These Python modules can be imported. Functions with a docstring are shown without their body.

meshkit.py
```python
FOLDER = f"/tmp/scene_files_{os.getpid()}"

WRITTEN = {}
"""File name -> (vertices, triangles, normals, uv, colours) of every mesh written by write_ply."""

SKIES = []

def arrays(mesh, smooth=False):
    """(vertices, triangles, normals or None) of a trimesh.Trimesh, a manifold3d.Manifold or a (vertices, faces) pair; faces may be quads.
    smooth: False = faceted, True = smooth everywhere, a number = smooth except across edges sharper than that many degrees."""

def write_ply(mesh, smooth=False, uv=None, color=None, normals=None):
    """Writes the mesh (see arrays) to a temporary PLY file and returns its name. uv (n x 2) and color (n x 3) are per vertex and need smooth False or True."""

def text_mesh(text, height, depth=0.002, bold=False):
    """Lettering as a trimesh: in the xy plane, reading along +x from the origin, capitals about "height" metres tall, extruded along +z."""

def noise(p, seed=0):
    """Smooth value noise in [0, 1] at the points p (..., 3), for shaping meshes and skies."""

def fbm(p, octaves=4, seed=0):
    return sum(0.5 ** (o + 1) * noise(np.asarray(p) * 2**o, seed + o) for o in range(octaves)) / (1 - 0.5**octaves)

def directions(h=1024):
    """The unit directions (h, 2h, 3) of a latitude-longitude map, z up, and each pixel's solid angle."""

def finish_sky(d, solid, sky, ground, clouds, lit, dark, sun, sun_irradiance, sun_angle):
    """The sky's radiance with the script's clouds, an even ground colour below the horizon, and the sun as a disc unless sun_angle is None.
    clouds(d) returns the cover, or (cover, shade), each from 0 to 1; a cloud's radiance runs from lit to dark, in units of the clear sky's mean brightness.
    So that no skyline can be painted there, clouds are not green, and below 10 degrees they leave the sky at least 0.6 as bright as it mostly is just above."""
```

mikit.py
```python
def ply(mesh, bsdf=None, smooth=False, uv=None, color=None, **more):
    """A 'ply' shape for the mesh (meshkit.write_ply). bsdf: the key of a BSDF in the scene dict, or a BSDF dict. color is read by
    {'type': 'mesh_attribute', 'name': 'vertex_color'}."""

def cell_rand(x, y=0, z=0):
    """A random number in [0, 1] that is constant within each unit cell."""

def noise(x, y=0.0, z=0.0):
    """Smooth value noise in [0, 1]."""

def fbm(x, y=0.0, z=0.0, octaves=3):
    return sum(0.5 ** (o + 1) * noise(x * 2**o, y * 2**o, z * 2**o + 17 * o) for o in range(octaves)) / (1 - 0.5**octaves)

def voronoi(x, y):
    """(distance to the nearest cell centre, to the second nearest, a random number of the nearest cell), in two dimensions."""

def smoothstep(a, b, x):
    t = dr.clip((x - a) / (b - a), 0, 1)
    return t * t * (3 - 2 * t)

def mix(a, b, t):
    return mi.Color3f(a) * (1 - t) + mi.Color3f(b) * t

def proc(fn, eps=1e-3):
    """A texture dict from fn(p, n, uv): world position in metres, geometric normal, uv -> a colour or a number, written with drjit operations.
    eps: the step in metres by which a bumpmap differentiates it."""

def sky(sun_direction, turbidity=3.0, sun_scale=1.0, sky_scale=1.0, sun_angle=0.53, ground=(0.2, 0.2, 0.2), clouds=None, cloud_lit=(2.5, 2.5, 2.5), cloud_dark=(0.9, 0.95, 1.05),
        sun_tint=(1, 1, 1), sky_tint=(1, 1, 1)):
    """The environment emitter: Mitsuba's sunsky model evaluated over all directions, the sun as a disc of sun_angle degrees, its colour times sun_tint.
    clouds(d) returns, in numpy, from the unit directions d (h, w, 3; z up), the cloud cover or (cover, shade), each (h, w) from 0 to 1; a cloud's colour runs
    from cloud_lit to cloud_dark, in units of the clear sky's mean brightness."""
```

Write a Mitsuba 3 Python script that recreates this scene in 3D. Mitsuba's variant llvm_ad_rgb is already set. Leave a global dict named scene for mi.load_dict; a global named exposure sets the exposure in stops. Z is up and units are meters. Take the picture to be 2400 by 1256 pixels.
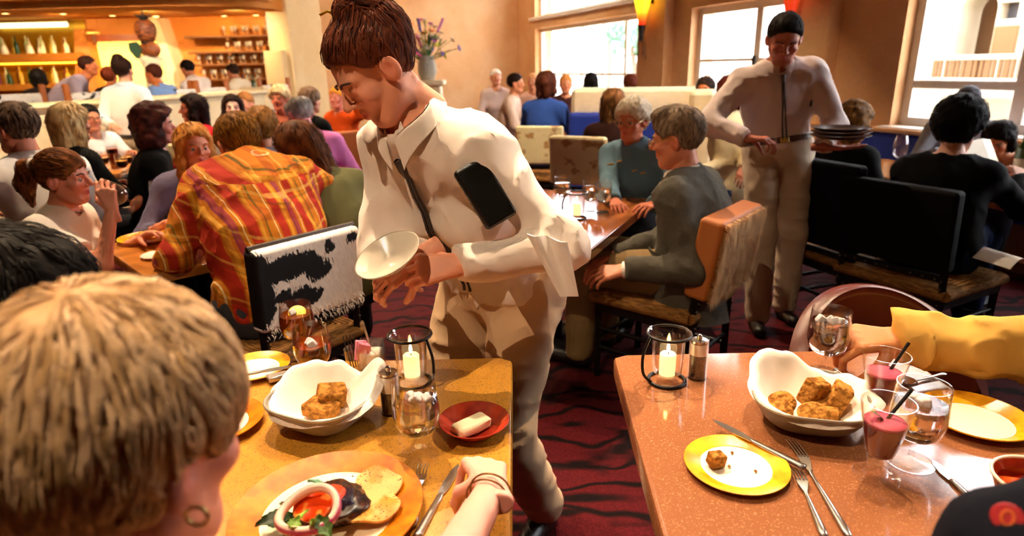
import math, random
import numpy as np, trimesh, manifold3d
import shapely.geometry as sg
import drjit as dr
import mitsuba as mi
import mikit, meshkit
from mikit import noise as mnoise, fbm as mfbm, voronoi, cell_rand, smoothstep, mix, proc

T = mi.ScalarTransform4f
scene, labels = {}, {}
rng = random.Random(7)

# ---------------------------------------------------------------- camera, sky, lights, exposure
exposure = 0.55
FOCAL, PITCH, ROLL, EYE = 1480.0, math.radians(17.7), math.atan(100 / 4637), 1.5
CAM = np.array([0, 0, EYE])
_f = np.array([0, math.cos(PITCH), -math.sin(PITCH)]); _r0 = np.array([1.0, 0, 0]); _u0 = np.cross(_r0, _f)
_imr = math.cos(ROLL) * _r0 - math.sin(ROLL) * _u0; _imu = math.sin(ROLL) * _r0 + math.cos(ROLL) * _u0
scene['camera'] = {'type': 'thinlens', 'fov': math.degrees(2 * math.atan(1200 / FOCAL)), 'fov_axis': 'x', 'aperture_radius': 0.0035, 'focus_distance': 1.55,
                   'near_clip': 0.02, 'far_clip': 500.0, 'to_world': T().look_at(origin=CAM.tolist(), target=(CAM + _f).tolist(), up=_imu.tolist())}
scene['sky'] = mikit.sky((-0.75, -0.35, 0.55), turbidity=4.0, sun_scale=0.0, sky_scale=74.0, ground=(0.45, 0.42, 0.38),
                         clouds=lambda d: 0.55 + 0.45 * meshkit.fbm(d * 3.0, 4, 3), cloud_lit=(1.35, 1.33, 1.3), cloud_dark=(0.95, 0.97, 1.0))

scene['sky']['sampling_weight'] = 10.0

def downlight_light(key, pos, target, power, cutoff=38, beam=16, color=(1.0, 0.73, 0.46)):
    scene[key] = {'type': 'spot', 'to_world': T().look_at(origin=list(pos), target=list(target), up=[0.03, 1, 0.02]), 'cutoff_angle': cutoff, 'beam_width': beam,
                  'intensity': {'type': 'rgb', 'value': [power * c for c in color]}}

CEIL = 4.4
# unseen halogen spots under the ceiling, some only added to brighten soffit and booth: (x, y, aim x, aim y, aim z, intensity, cutoff)
LAMPS = [(-0.75, 2.35, -0.45, 1.15, 0.75, 46, 26), (1.15, 2.5, 0.75, 1.2, 0.75, 36, 26), (-2.2, 3.6, -1.35, 2.9, 0.8, 42, 32), (-0.3, 3.6, -0.2, 1.9, 1.1, 26, 26), (0.3, 4.6, 0.6, 3.3, 0.8, 42, 28),
         (-2.6, 5.6, -2.3, 4.6, 0.9, 34, 38), (-3.3, 4.4, -3.9, 6.6, 1.2, 70, 42), (-4.4, 5.6, -6.8, 10.2, 2.75, 190, 28), (-1.4, 7.4, -1.6, 6.0, 1.0, 30, 40), (1.3, 4.4, 1.2, 6.4, 1.0, 60, 36),
         (-1.0, 8.4, -0.8, 11.4, 2.4, 42, 52), (-1.0, -0.3, -0.4, 0.9, 1.0, 18, 36)]
BAR_LAMPS = [(-7.6, 11.3, -7.8, 12.4, 1.4), (-6.0, 11.2, -6.0, 12.5, 1.6), (-4.6, 11.4, -4.7, 12.6, 1.7), (-4.9, 10.9, -4.3, 9.6, 1.2)]   # recessed in the bar's soffit
for _i, (_x, _y, _ax, _ay, _az) in enumerate(BAR_LAMPS):
    downlight_light(f'bar_spotlight_{_i:03d}', (_x, _y, 2.47), (_ax, _ay, _az), 8, 62, 34, (1.0, .62, .26))
for _i, (_x, _y, _ax, _ay, _az, _p, _c) in enumerate(LAMPS):
    downlight_light(f'spotlight_{_i:03d}', (_x, _y, CEIL - 0.42), (_ax, _ay, _az), _p, _c, _c * 0.45)
# ---------------------------------------------------------------- helpers: names, materials
def ray_at(px, py, Y):
    d = _f + (px - 1200) / FOCAL * _imr - (py - 628) / FOCAL * _imu
    return CAM + d * Y / d[1]

def ray_z(px, py, z):
    d = _f + (px - 1200) / FOCAL * _imr - (py - 628) / FOCAL * _imu
    return CAM + d * (z - EYE) / d[2]

ORD = 'first second third fourth fifth sixth seventh eighth ninth tenth eleventh twelfth thirteenth fourteenth fifteenth sixteenth seventeenth eighteenth nineteenth twentieth'.split()
_nth = {}
def nth(k):
    _nth[k] = _nth.get(k, 0) + 1
    return ORD[min(_nth[k] - 1, 19)]
_used = {}
def numbered(key):
    n = _used.get(key, 0); _used[key] = n + 1
    return key if n == 0 else f'{key}_{n:03d}'

def thing(name, label=None, cat=None, group=None, kind=None):
    key = numbered(name); d = {}
    if label: d['label'] = label
    if cat: d['category'] = cat
    if group: d['group'] = group
    if kind: d['kind'] = kind
    labels[key] = d
    return key

def part(owner, name, mesh, mat, smooth=30, label=None, kind=None, **kw):
    key = numbered(f'{owner}__{name}') if owner else numbered(name)
    scene[key] = mikit.ply(mesh, mat, smooth, **kw) if not isinstance(mesh, dict) else mesh
    if label or kind: labels[key] = {k: v for k, v in (('label', label), ('kind', kind)) if v}
    return key

def solo(name, mesh, mat, label, cat, smooth=30, group=None, **kw):
    key = thing(name, label, cat, group); scene[key] = mikit.ply(mesh, mat, smooth, **kw)
    return key

def struct(name, mesh, mat, smooth=False, label=None):
    scene[name] = mikit.ply(mesh, mat, smooth); labels[name] = {'kind': 'structure'}; _used[name] = 1
    if label: labels[name]['label'] = label
    return name

def lin(c):
    if isinstance(c, str): c = [int(c[i:i + 2], 16) / 255 for i in (0, 2, 4)]
    return [x / 12.92 if x <= 0.04045 else ((x + 0.055) / 1.055) ** 2.4 for x in c]

_mats = {}
def mat(color, rough=0.6, metallic=0.0, spec=0.5, sheen=0.0, coat=0.0):
    col = tuple(lin(color)); k = (col, rough, metallic, spec, sheen, coat)
    if k not in _mats:
        key = f'material_{len(_mats):03d}'; _mats[k] = key
        b = {'type': 'principled', 'base_color': {'type': 'rgb', 'value': list(col)}, 'roughness': rough, 'metallic': metallic, 'specular': spec}
        if sheen: b['sheen'] = sheen
        if coat: b['clearcoat'] = coat; b['clearcoat_gloss'] = 0.9
        scene[key] = {'type': 'twosided', 'bsdf': b}
    return _mats[k]

def pmat(key, fn, rough=0.6, metallic=0.0, spec=0.5, sheen=0.0, bump=None, bscale=1.0, eps=1e-3, coat=0.0):
    b = {'type': 'principled', 'base_color': proc(fn), 'roughness': rough, 'metallic': metallic, 'specular': spec}
    if sheen: b['sheen'] = sheen
    if coat: b['clearcoat'] = coat; b['clearcoat_gloss'] = 0.92
    if bump is not None: b = {'type': 'bumpmap', 'arbitrary': proc(bump, eps), 'scale': bscale, 'bsdf': b}
    scene[key] = {'type': 'twosided', 'bsdf': b}
    return key

def vmat(key, rough=0.6, spec=0.4, sheen=0.0):
    b = {'type': 'principled', 'base_color': {'type': 'mesh_attribute', 'name': 'vertex_color'}, 'roughness': rough, 'specular': spec}
    if sheen: b['sheen'] = sheen
    scene[key] = {'type': 'twosided', 'bsdf': b}
    return key

def emit(color, power):
    return {'type': 'area', 'sampling_weight': .1, 'radiance': {'type': 'rgb', 'value': [power * c for c in lin(color)]}}

vmat('skin', 0.5, 0.4); vmat('hair_vc', 0.6, 0.08); vmat('vc_rough', 0.8, 0.3, 0.0); vmat('vc_gloss', 0.25, 0.5)
scene['clear_glass'] = {'type': 'thindielectric', 'int_ior': 1.5}
scene['solid_glass'] = {'type': 'dielectric', 'int_ior': 1.5}
scene['water'] = {'type': 'dielectric', 'int_ior': 1.33}
scene['tea'] = {'type': 'principled', 'base_color': {'type': 'rgb', 'value': [0.38, 0.07, 0.006]}, 'spec_trans': 0.85, 'roughness': 0.03, 'eta': 1.33}

# ---------------------------------------------------------------- helpers: meshes
cat_ = trimesh.util.concatenate
def mv(m, t): m = m.copy(); m.apply_translation(t); return m
def rot(m, axis, deg, point=(0, 0, 0)):
    m = m.copy(); m.apply_transform(trimesh.transformations.rotation_matrix(math.radians(deg), axis, point)); return m
def xf(m, M): m = m.copy(); m.apply_transform(M); return m
def frame(origin, x, y, z):
    M = np.eye(4); M[:3, 0], M[:3, 1], M[:3, 2], M[:3, 3] = x, y, z, origin; return M
def place(x, y, z=0, deg=0):
    M = trimesh.transformations.rotation_matrix(math.radians(deg), [0, 0, 1]); M[:3, 3] = (x, y, z); return M

def box(size, at=(0, 0, 0), bevel=0.0):
    sx, sy, sz = size
    if bevel <= 0:
        m = trimesh.creation.box(size)
    else:
        b = min(bevel, 0.49 * min(size)); pts = []
        for a in range(3):
            h = np.array(size) / 2 - b; h[a] += b
            pts += [h * np.array([i, j, k]) for i in (-1, 1) for j in (-1, 1) for k in (-1, 1)]
        m = trimesh.convex.convex_hull(np.array(pts))
    m.apply_translation(at); return m

def rbox(size, at=(0, 0, 0), r=0.02, n=6):
    q = manifold3d.Manifold.sphere(r, n * 4); h = np.array(size) / 2 - r
    m = manifold3d.Manifold.batch_hull([q.translate([float(x * i) for x, i in zip(h, (a, b, c))]) for a in (-1, 1) for b in (-1, 1) for c in (-1, 1)]).to_mesh()
    m = trimesh.Trimesh(m.vert_properties[:, :3], m.tri_verts, process=False); m.apply_translation(at); return m

def lathe(profile, n=40, at=(0, 0, 0)):
    """closed or open profile of (r, z) turned about z"""
    p = np.array(profile, float); a = np.arange(n) * 2 * np.pi / n; k = len(p)
    v = np.stack([p[:, None, 0] * np.cos(a), p[:, None, 0] * np.sin(a), np.repeat(p[:, 1:2], n, 1)], -1).reshape(-1, 3)
    i, j = np.meshgrid(np.arange(k - 1), np.arange(n), indexing='ij')
    A, B, C, D = i * n + j, i * n + (j + 1) % n, (i + 1) * n + (j + 1) % n, (i + 1) * n + j
    f = np.vstack([np.stack([A, B, C], -1).reshape(-1, 3), np.stack([A, C, D], -1).reshape(-1, 3)])
    m = trimesh.Trimesh(v, f, process=False); m.merge_vertices(); m.update_faces(m.nondegenerate_faces()); m.remove_unreferenced_vertices()
    m.apply_translation(at); return m

def tube(points, r, sides=8, closed=False, caps=True):
    p = np.asarray(points, float); n = len(p); r = np.broadcast_to(r, (n,)).astype(float)
    t = np.roll(p, -1, 0) - np.roll(p, 1, 0) if closed else np.gradient(p, axis=0)
    t /= np.linalg.norm(t, axis=1, keepdims=True) + 1e-12
    u = np.cross(t[0], [0, 0, 1.0] if abs(t[0][2]) < 0.9 else [1.0, 0, 0]); u /= np.linalg.norm(u); U = [u]
    for k in range(1, n):
        u = U[-1] - t[k] * (U[-1] @ t[k]); U.append(u / (np.linalg.norm(u) + 1e-12))
    U = np.array(U); V = np.cross(t, U); a = np.arange(sides) * 2 * np.pi / sides
    v = (p[:, None] + r[:, None, None] * (np.cos(a)[None, :, None] * U[:, None] + np.sin(a)[None, :, None] * V[:, None])).reshape(-1, 3)
    i, j = np.meshgrid(np.arange(n if closed else n - 1), np.arange(sides), indexing='ij'); i2 = (i + 1) % n
    A, B, C, D = i * sides + j, i * sides + (j + 1) % sides, i2 * sides + (j + 1) % sides, i2 * sides + j
    f = [np.stack([A, B, C], -1).reshape(-1, 3), np.stack([A, C, D], -1).reshape(-1, 3)]
    if caps and not closed:
        v = np.vstack([v, p[:1], p[-1:]]); j = np.arange(sides)
        f += [np.stack([(j + 1) % sides, j, j * 0 + n * sides], 1), np.stack([(n - 1) * sides + j, (n - 1) * sides + (j + 1) % sides, j * 0 + n * sides + 1], 1)]
    return trimesh.Trimesh(v, np.vstack(f), process=False)

def bez(pts, n=24):
    """smooth curve through the points (Catmull-Rom)"""
    p = np.array(pts, float); p = np.vstack([2 * p[0] - p[1], p, 2 * p[-1] - p[-2]]); out = []
    for i in range(1, len(p) - 2):
        for t in np.linspace(0, 1, n, endpoint=i == len(p) - 3):
            out.append(0.5 * (2 * p[i] + (p[i + 1] - p[i - 1]) * t + (2 * p[i - 1] - 5 * p[i] + 4 * p[i + 1] - p[i + 2]) * t * t + (3 * p[i] - p[i - 1] - 3 * p[i + 1] + p[i + 2]) * t ** 3))
    return np.array(out)

def extrude(poly, h, at=(0, 0, 0)):
    m = trimesh.creation.extrude_polygon(poly if isinstance(poly, sg.Polygon) else sg.Polygon(poly), h, engine='earcut'); m.apply_translation(at); return m

def grid_sheet(fn, nu, nv, thick=0.0):
    """mesh of fn(u, v) -> (n,3) for u, v in [0,1]; thick > 0 closes it into a slab along its normals"""
    u, v = np.meshgrid(np.linspace(0, 1, nu), np.linspace(0, 1, nv), indexing='ij')
    P = np.asarray(fn(u.ravel(), v.ravel())); i, j = np.meshgrid(np.arange(nu - 1), np.arange(nv - 1), indexing='ij')
    A = i * nv + j; f = np.vstack([np.stack([A, A + nv, A + nv + 1], -1).reshape(-1, 3), np.stack([A, A + nv + 1, A + 1], -1).reshape(-1, 3)])
    m = trimesh.Trimesh(P, f, process=False)
    if thick:
        n = m.vertex_normals; k = len(P); b = np.concatenate([np.arange(nv), np.arange(1, nu) * nv + nv - 1, (nu - 1) * nv + np.arange(nv - 2, -1, -1), np.arange(nu - 2, 0, -1) * nv]); c = np.roll(b, -1)
        f = np.vstack([f, f[:, ::-1] + k, np.stack([b, b + k, c + k], 1), np.stack([b, c + k, c], 1)])
        m = trimesh.Trimesh(np.vstack([P, P - n * thick]), f, process=False)
    return m

# ---------------------------------------------------------------- helpers: implicit surfaces
def smin(a, b, k):
    h = np.clip(0.5 + 0.5 * (b - a) / k, 0, 1)
    return b * (1 - h) + a * h - k * h * (1 - h)
def smax(a, b, k): return -smin(-a, -b, k)
def cone(p, a, b, ra, rb):
    a, b = np.asarray(a, float), np.asarray(b, float); d = b - a; q = p - a
    t = np.clip(q @ d / (d @ d + 1e-12), 0, 1)
    return np.linalg.norm(q - t[:, None] * d, axis=1) - (ra + t * (rb - ra))
def ell(p, c, r, R=None):
    q = p - np.asarray(c, float)
    if R is not None: q = q @ np.asarray(R).T
    r = np.asarray(r, float); k0 = np.linalg.norm(q / r, axis=1); k1 = np.linalg.norm(q / (r * r), axis=1)
    return k0 * (k0 - 1) / np.maximum(k1, 1e-9)
def fold(ds, k):
    d = ds[0]
    for x in ds[1:]: d = smin(d, x, k)
    return d

_E = [(0, 0, 0, 0), (0, 1, 0, 0), (0, 0, 1, 0), (0, 1, 1, 0), (1, 0, 0, 0), (1, 1, 0, 0), (1, 0, 0, 1), (1, 1, 0, 1), (2, 0, 0, 0), (2, 1, 0, 0), (2, 0, 1, 0), (2, 1, 1, 0)]
def nets(fn, lo, hi, h, S=4):
    """surface nets of fn < 0 in the box, evaluated finely near the surface only"""
    lo, hi = np.asarray(lo, float), np.asarray(hi, float)
    nb = np.maximum(np.ceil((hi - lo) / (h * S)).astype(int), 1); n = nb * S + 1
    g = np.stack(np.meshgrid(*[np.arange(k + 1) for k in nb], indexing='ij'), -1)
    cv = fn((lo + g.reshape(-1, 3) * h * S)).reshape(nb + 1)
    mn = np.full(nb, 1e9)
    for a, b, c in np.ndindex(2, 2, 2): mn = np.minimum(mn, np.abs(cv[a:nb[0] + a, b:nb[1] + b, c:nb[2] + c]))
    act = mn < h * S * 1.25
    v = np.repeat(np.repeat(np.repeat(cv, S, 0), S, 1), S, 2)[:n[0], :n[1], :n[2]].copy()
    need = np.zeros(n, bool)
    A = np.repeat(np.repeat(np.repeat(act, S, 0), S, 1), S, 2)
    for a, b, c in np.ndindex(2, 2, 2): need[a:n[0] - 1 + a, b:n[1] - 1 + b, c:n[2] - 1 + c] |= A
    idx = np.argwhere(need)
    v[need] = fn(lo + idx * h)
    v[[0, -1]] = np.abs(v[[0, -1]]) + 1e-6; v[:, [0, -1]] = np.abs(v[:, [0, -1]]) + 1e-6; v[:, :, [0, -1]] = np.abs(v[:, :, [0, -1]]) + 1e-6
    ins = v < 0
    cnt = np.zeros(n - 1, np.int8)
    for a, b, c in np.ndindex(2, 2, 2): cnt += ins[a:n[0] - 1 + a, b:n[1] - 1 + b, c:n[2] - 1 + c]
    cell = (cnt > 0) & (cnt < 8) & A
    ci = np.argwhere(cell); num = np.full(n - 1, -1); num[cell] = np.arange(len(ci))
    if not len(ci): return trimesh.Trimesh(np.zeros((0, 3)), np.zeros((0, 3), int), process=False)
    cor = {(a, b, c): v[ci[:, 0] + a, ci[:, 1] + b, ci[:, 2] + c] for a, b, c in np.ndindex(2, 2, 2)}
    acc, w = np.zeros((len(ci), 3)), np.zeros(len(ci))
    for ax in range(3):
        o = [x for x in range(3) if x != ax]
        for i in (0, 1):
            for j in (0, 1):
                k0 = [0, 0, 0]; k0[o[0]], k0[o[1]] = i, j; k1 = list(k0); k1[ax] = 1
                a, b = cor[tuple(k0)], cor[tuple(k1)]; m = (a < 0) != (b < 0)
                t = np.where(m, a / np.where(m, a - b, 1), 0); q = np.tile(np.array(k0, float), (len(ci), 1)); q[:, ax] = t
                acc += q * m[:, None]; w += m
    V = lo + (ci + acc / np.maximum(w, 1)[:, None]) * h
    F = []
    for ax in range(3):
        o = [(ax + 1) % 3, (ax + 2) % 3]
        sl0 = [slice(1, n[k] - 1) for k in range(3)]; sl0[ax] = slice(0, n[ax] - 1); sl1 = list(sl0); sl1[ax] = slice(1, n[ax])
        s0, s1 = ins[tuple(sl0)], ins[tuple(sl1)]; e = np.argwhere(s0 != s1)
        if not len(e): continue
        up = s0[tuple(e.T)]; off = np.ones(3, int); off[ax] = 0; e = e + off
        def id_(da, db):
            q = e.copy(); q[:, o[0]] -= da; q[:, o[1]] -= db
            return num[tuple(q.T)]
        a, b, c, d = id_(1, 1), id_(0, 1), id_(0, 0), id_(1, 0)
        ok = (a >= 0) & (b >= 0) & (c >= 0) & (d >= 0)
        Q = np.stack([a, b, c, d], 1)[ok]; u = up[ok]; Q = np.where(u[:, None], Q, Q[:, ::-1])
        F += [Q[:, [0, 1, 2]], Q[:, [0, 2, 3]]]
    return trimesh.Trimesh(V, np.vstack(F), process=False)

def to_man(m):
    return manifold3d.Manifold(manifold3d.Mesh(np.asarray(m.vertices, np.float32), np.asarray(m.faces, np.uint32)))
def solid_nets(fn, lo, hi, h):
    """nets(), its grid shifted until the mesh is manifold"""
    for k in range(6):
        m = nets(fn, np.asarray(lo, float) - h * k * .37, np.asarray(hi, float), h)
        if to_man(m).status() == manifold3d.Error.NoError: break
    return m
def union(ms):
    try:
        q = [to_man(m) for m in ms]
        if all(x.status() == manifold3d.Error.NoError and x.num_tri() > 0 for x in q):
            r = manifold3d.Manifold.batch_boolean(q, manifold3d.OpType.Add).to_mesh()
            return trimesh.Trimesh(r.vert_properties[:, :3], r.tri_verts, process=False)
    except Exception:
        pass
    return cat_(ms)
# ---------------------------------------------------------------- people: heads, hands, hair, clothes, poses
RES = {'near': dict(body=.015, cloth=.011, head=.0046, hand=.0037, hair=.006), 'mid': dict(body=.026, cloth=.019, head=.0072, hand=.0062, hair=.010), 'far': dict(body=.034, cloth=.025, head=.0105, hand=.0088, hair=.014)}
def norm(v): v = np.asarray(v, float); return v / (np.linalg.norm(v) + 1e-12)

def head_field(p, sex='m', closed=False, old=False):
    x = np.abs(p[:, 0]); q = np.stack([x, p[:, 1], p[:, 2]], 1); f = sex == 'f'
    d = ell(p, (0, -.012, .035), (.075, .094, .084))
    d = smin(d, ell(p, (0, .022, -.035), (.058 - .003 * f, .066, .078)), .03)
    d = smin(d, cone(q, (.0, .062, -.092), (.018, .055, -.088), .021 - .003 * f, .02 - .003 * f), .022)
    d = smin(d, cone(q, (.05, .0, -.05), (.025, .05, -.09), .018, .017), .03)
    d = smin(d, ell(q, (.04, .058, -.022), (.022, .022, .02)), .02)
    d = smin(d, cone(q, (.014, .078, .021), (.045, .064, .02), .0125 - .003 * f, .011 - .003 * f), .014)
    d = smax(d, -(np.linalg.norm(q - np.array([.032, .097, .003]), axis=1) - .0165), .012)
    d = smin(d, np.linalg.norm(q - np.array([.0315, .0725, .004]), axis=1) - .0125, .004) if closed else smin(d, cone(q, (.019, .078, .0095), (.044, .072, .0085), .0042, .004), .006)
    d = smin(d, cone(q, (.021, .077, -.0065), (.042, .072, -.0055), .0036, .0036), .006)
    d = smin(d, cone(p, (0, .083, .012), (0, .107, -.020), .0085, .0115 - .001 * f), .010)
    d = smin(d, np.linalg.norm(q - np.array([.0125, .093, -.0255]), axis=1) - .0075, .007)
    d = smin(d, cone(q, (0, .0885, -.0485), (.019, .079, -.0535), .0062, .0042), .006)
    d = smin(d, cone(q, (0, .0865, -.0625), (.017, .078, -.0585), .0070, .0045), .006)
    d = smax(d, -cone(q, (0, .096, -.0552), (.02, .083, -.0555), .0028, .002), .003)
    e = ell(q, (.079, -.010, -.008), (.0105, .021, .031), np.array([[.94, .34, 0], [-.34, .94, 0], [0, 0, 1]]))
    e = smax(e, -np.linalg.norm((q - np.array([.093, -.001, -.003])) / np.array([1, .9, 1.25]), axis=1) + .0135, .006)
    d = smin(d, e, .006)
    return smin(d, cone(p, (0, -.012, -.055), (0, -.038, -.15), .05 - .006 * f, .052 - .006 * f), .03)

_heads = {}
def head_mesh(sex, closed, h):
    k = (sex, closed, h)
    if k not in _heads: _heads[k] = solid_nets(lambda p: head_field(p, sex, closed), (-.11, -.125, -.16), (.11, .145, .14), h)
    return _heads[k]

HANDS = {'relax': ((22, 26, 18), (18, 15), 8), 'flat': ((4, 6, 5), (8, 8), 10), 'grip': ((52, 58, 35), (40, 32), -14), 'glass': ((34, 42, 30), (34, 26), -4), 'pinch': ((48, 38, 22), (44, 30), -10),
         'fist': ((78, 88, 55), (45, 40), -12), 'reach': ((14, 20, 14), (12, 10), 16)}
_hands = {}
def hand_mesh(pose, h, side):
    k = (pose, h, side)
    if k in _hands: return _hands[k]
    (c1, c2, c3), (t1, t2), spread = HANDS[pose]; segs = []
    for i, (kx, ky, ln, r) in enumerate([(-.030, .088, (.043, .026, .021), .0088), (-.009, .093, (.047, .029, .022), .0090), (.012, .088, (.043, .027, .021), .0085), (.031, .077, (.034, .021, .018), .0076)]):
        a = 0; pos = np.array([kx, ky, 0.0]); sx = math.radians((i - 1.5) * max(spread, 2) * .35)
        segs.append((np.array([kx * .45, .012, 0]), pos, .0135, .0115))
        for l, c, m in zip(ln, (c1, c2, c3), (1, .94, .86)):
            a += math.radians(c * (1 + .07 * (i - 1))); d = np.array([math.sin(sx) * math.cos(a), math.cos(sx) * math.cos(a), -math.sin(a)])
            segs.append((pos, pos + d * l, r * m, r * m * .93)); pos = pos + d * l
    b = np.array([-.020, .022, -.006]); d1 = norm([-.62, .66, -.22 - .012 * t1]); p1 = b + d1 * .046; d2 = norm(d1 + np.array([.012 * t1, .012, -.010 * t1])); p2 = p1 + d2 * .034; d3 = norm(d2 + np.array([.014 * t2, .0, -.006 * t2])); p3 = p2 + d3 * .026
    thumb = [(b, p1, .0150, .0115), (p1, p2, .0112, .0098), (p2, p3, .0098, .0080)]
    def fn(p):
        palm = fold([cone(p, *s) for s in segs[0::4]], .012)
        palm = smin(palm, cone(p, (-.009, -.05, 0), (-.010, .01, 0), .0185, .0165), .014); palm = smin(palm, cone(p, (.009, -.05, 0), (.010, .01, 0), .0175, .0155), .014)
        d = palm
        for i in range(4): d = smin(d, fold([cone(p, *s) for s in segs[4 * i + 1:4 * i + 4]], .003), .0055)
        return smin(d, fold([cone(p, *s) for s in thumb], .004), .009)
    m = solid_nets(fn, (-.11, -.06, -.14), (.07, .21, .05), h)
    if side < 0: m = trimesh.Trimesh(m.vertices * [-1, 1, 1], m.faces[:, ::-1], process=False)
    _hands[k] = m
    return m

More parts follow.
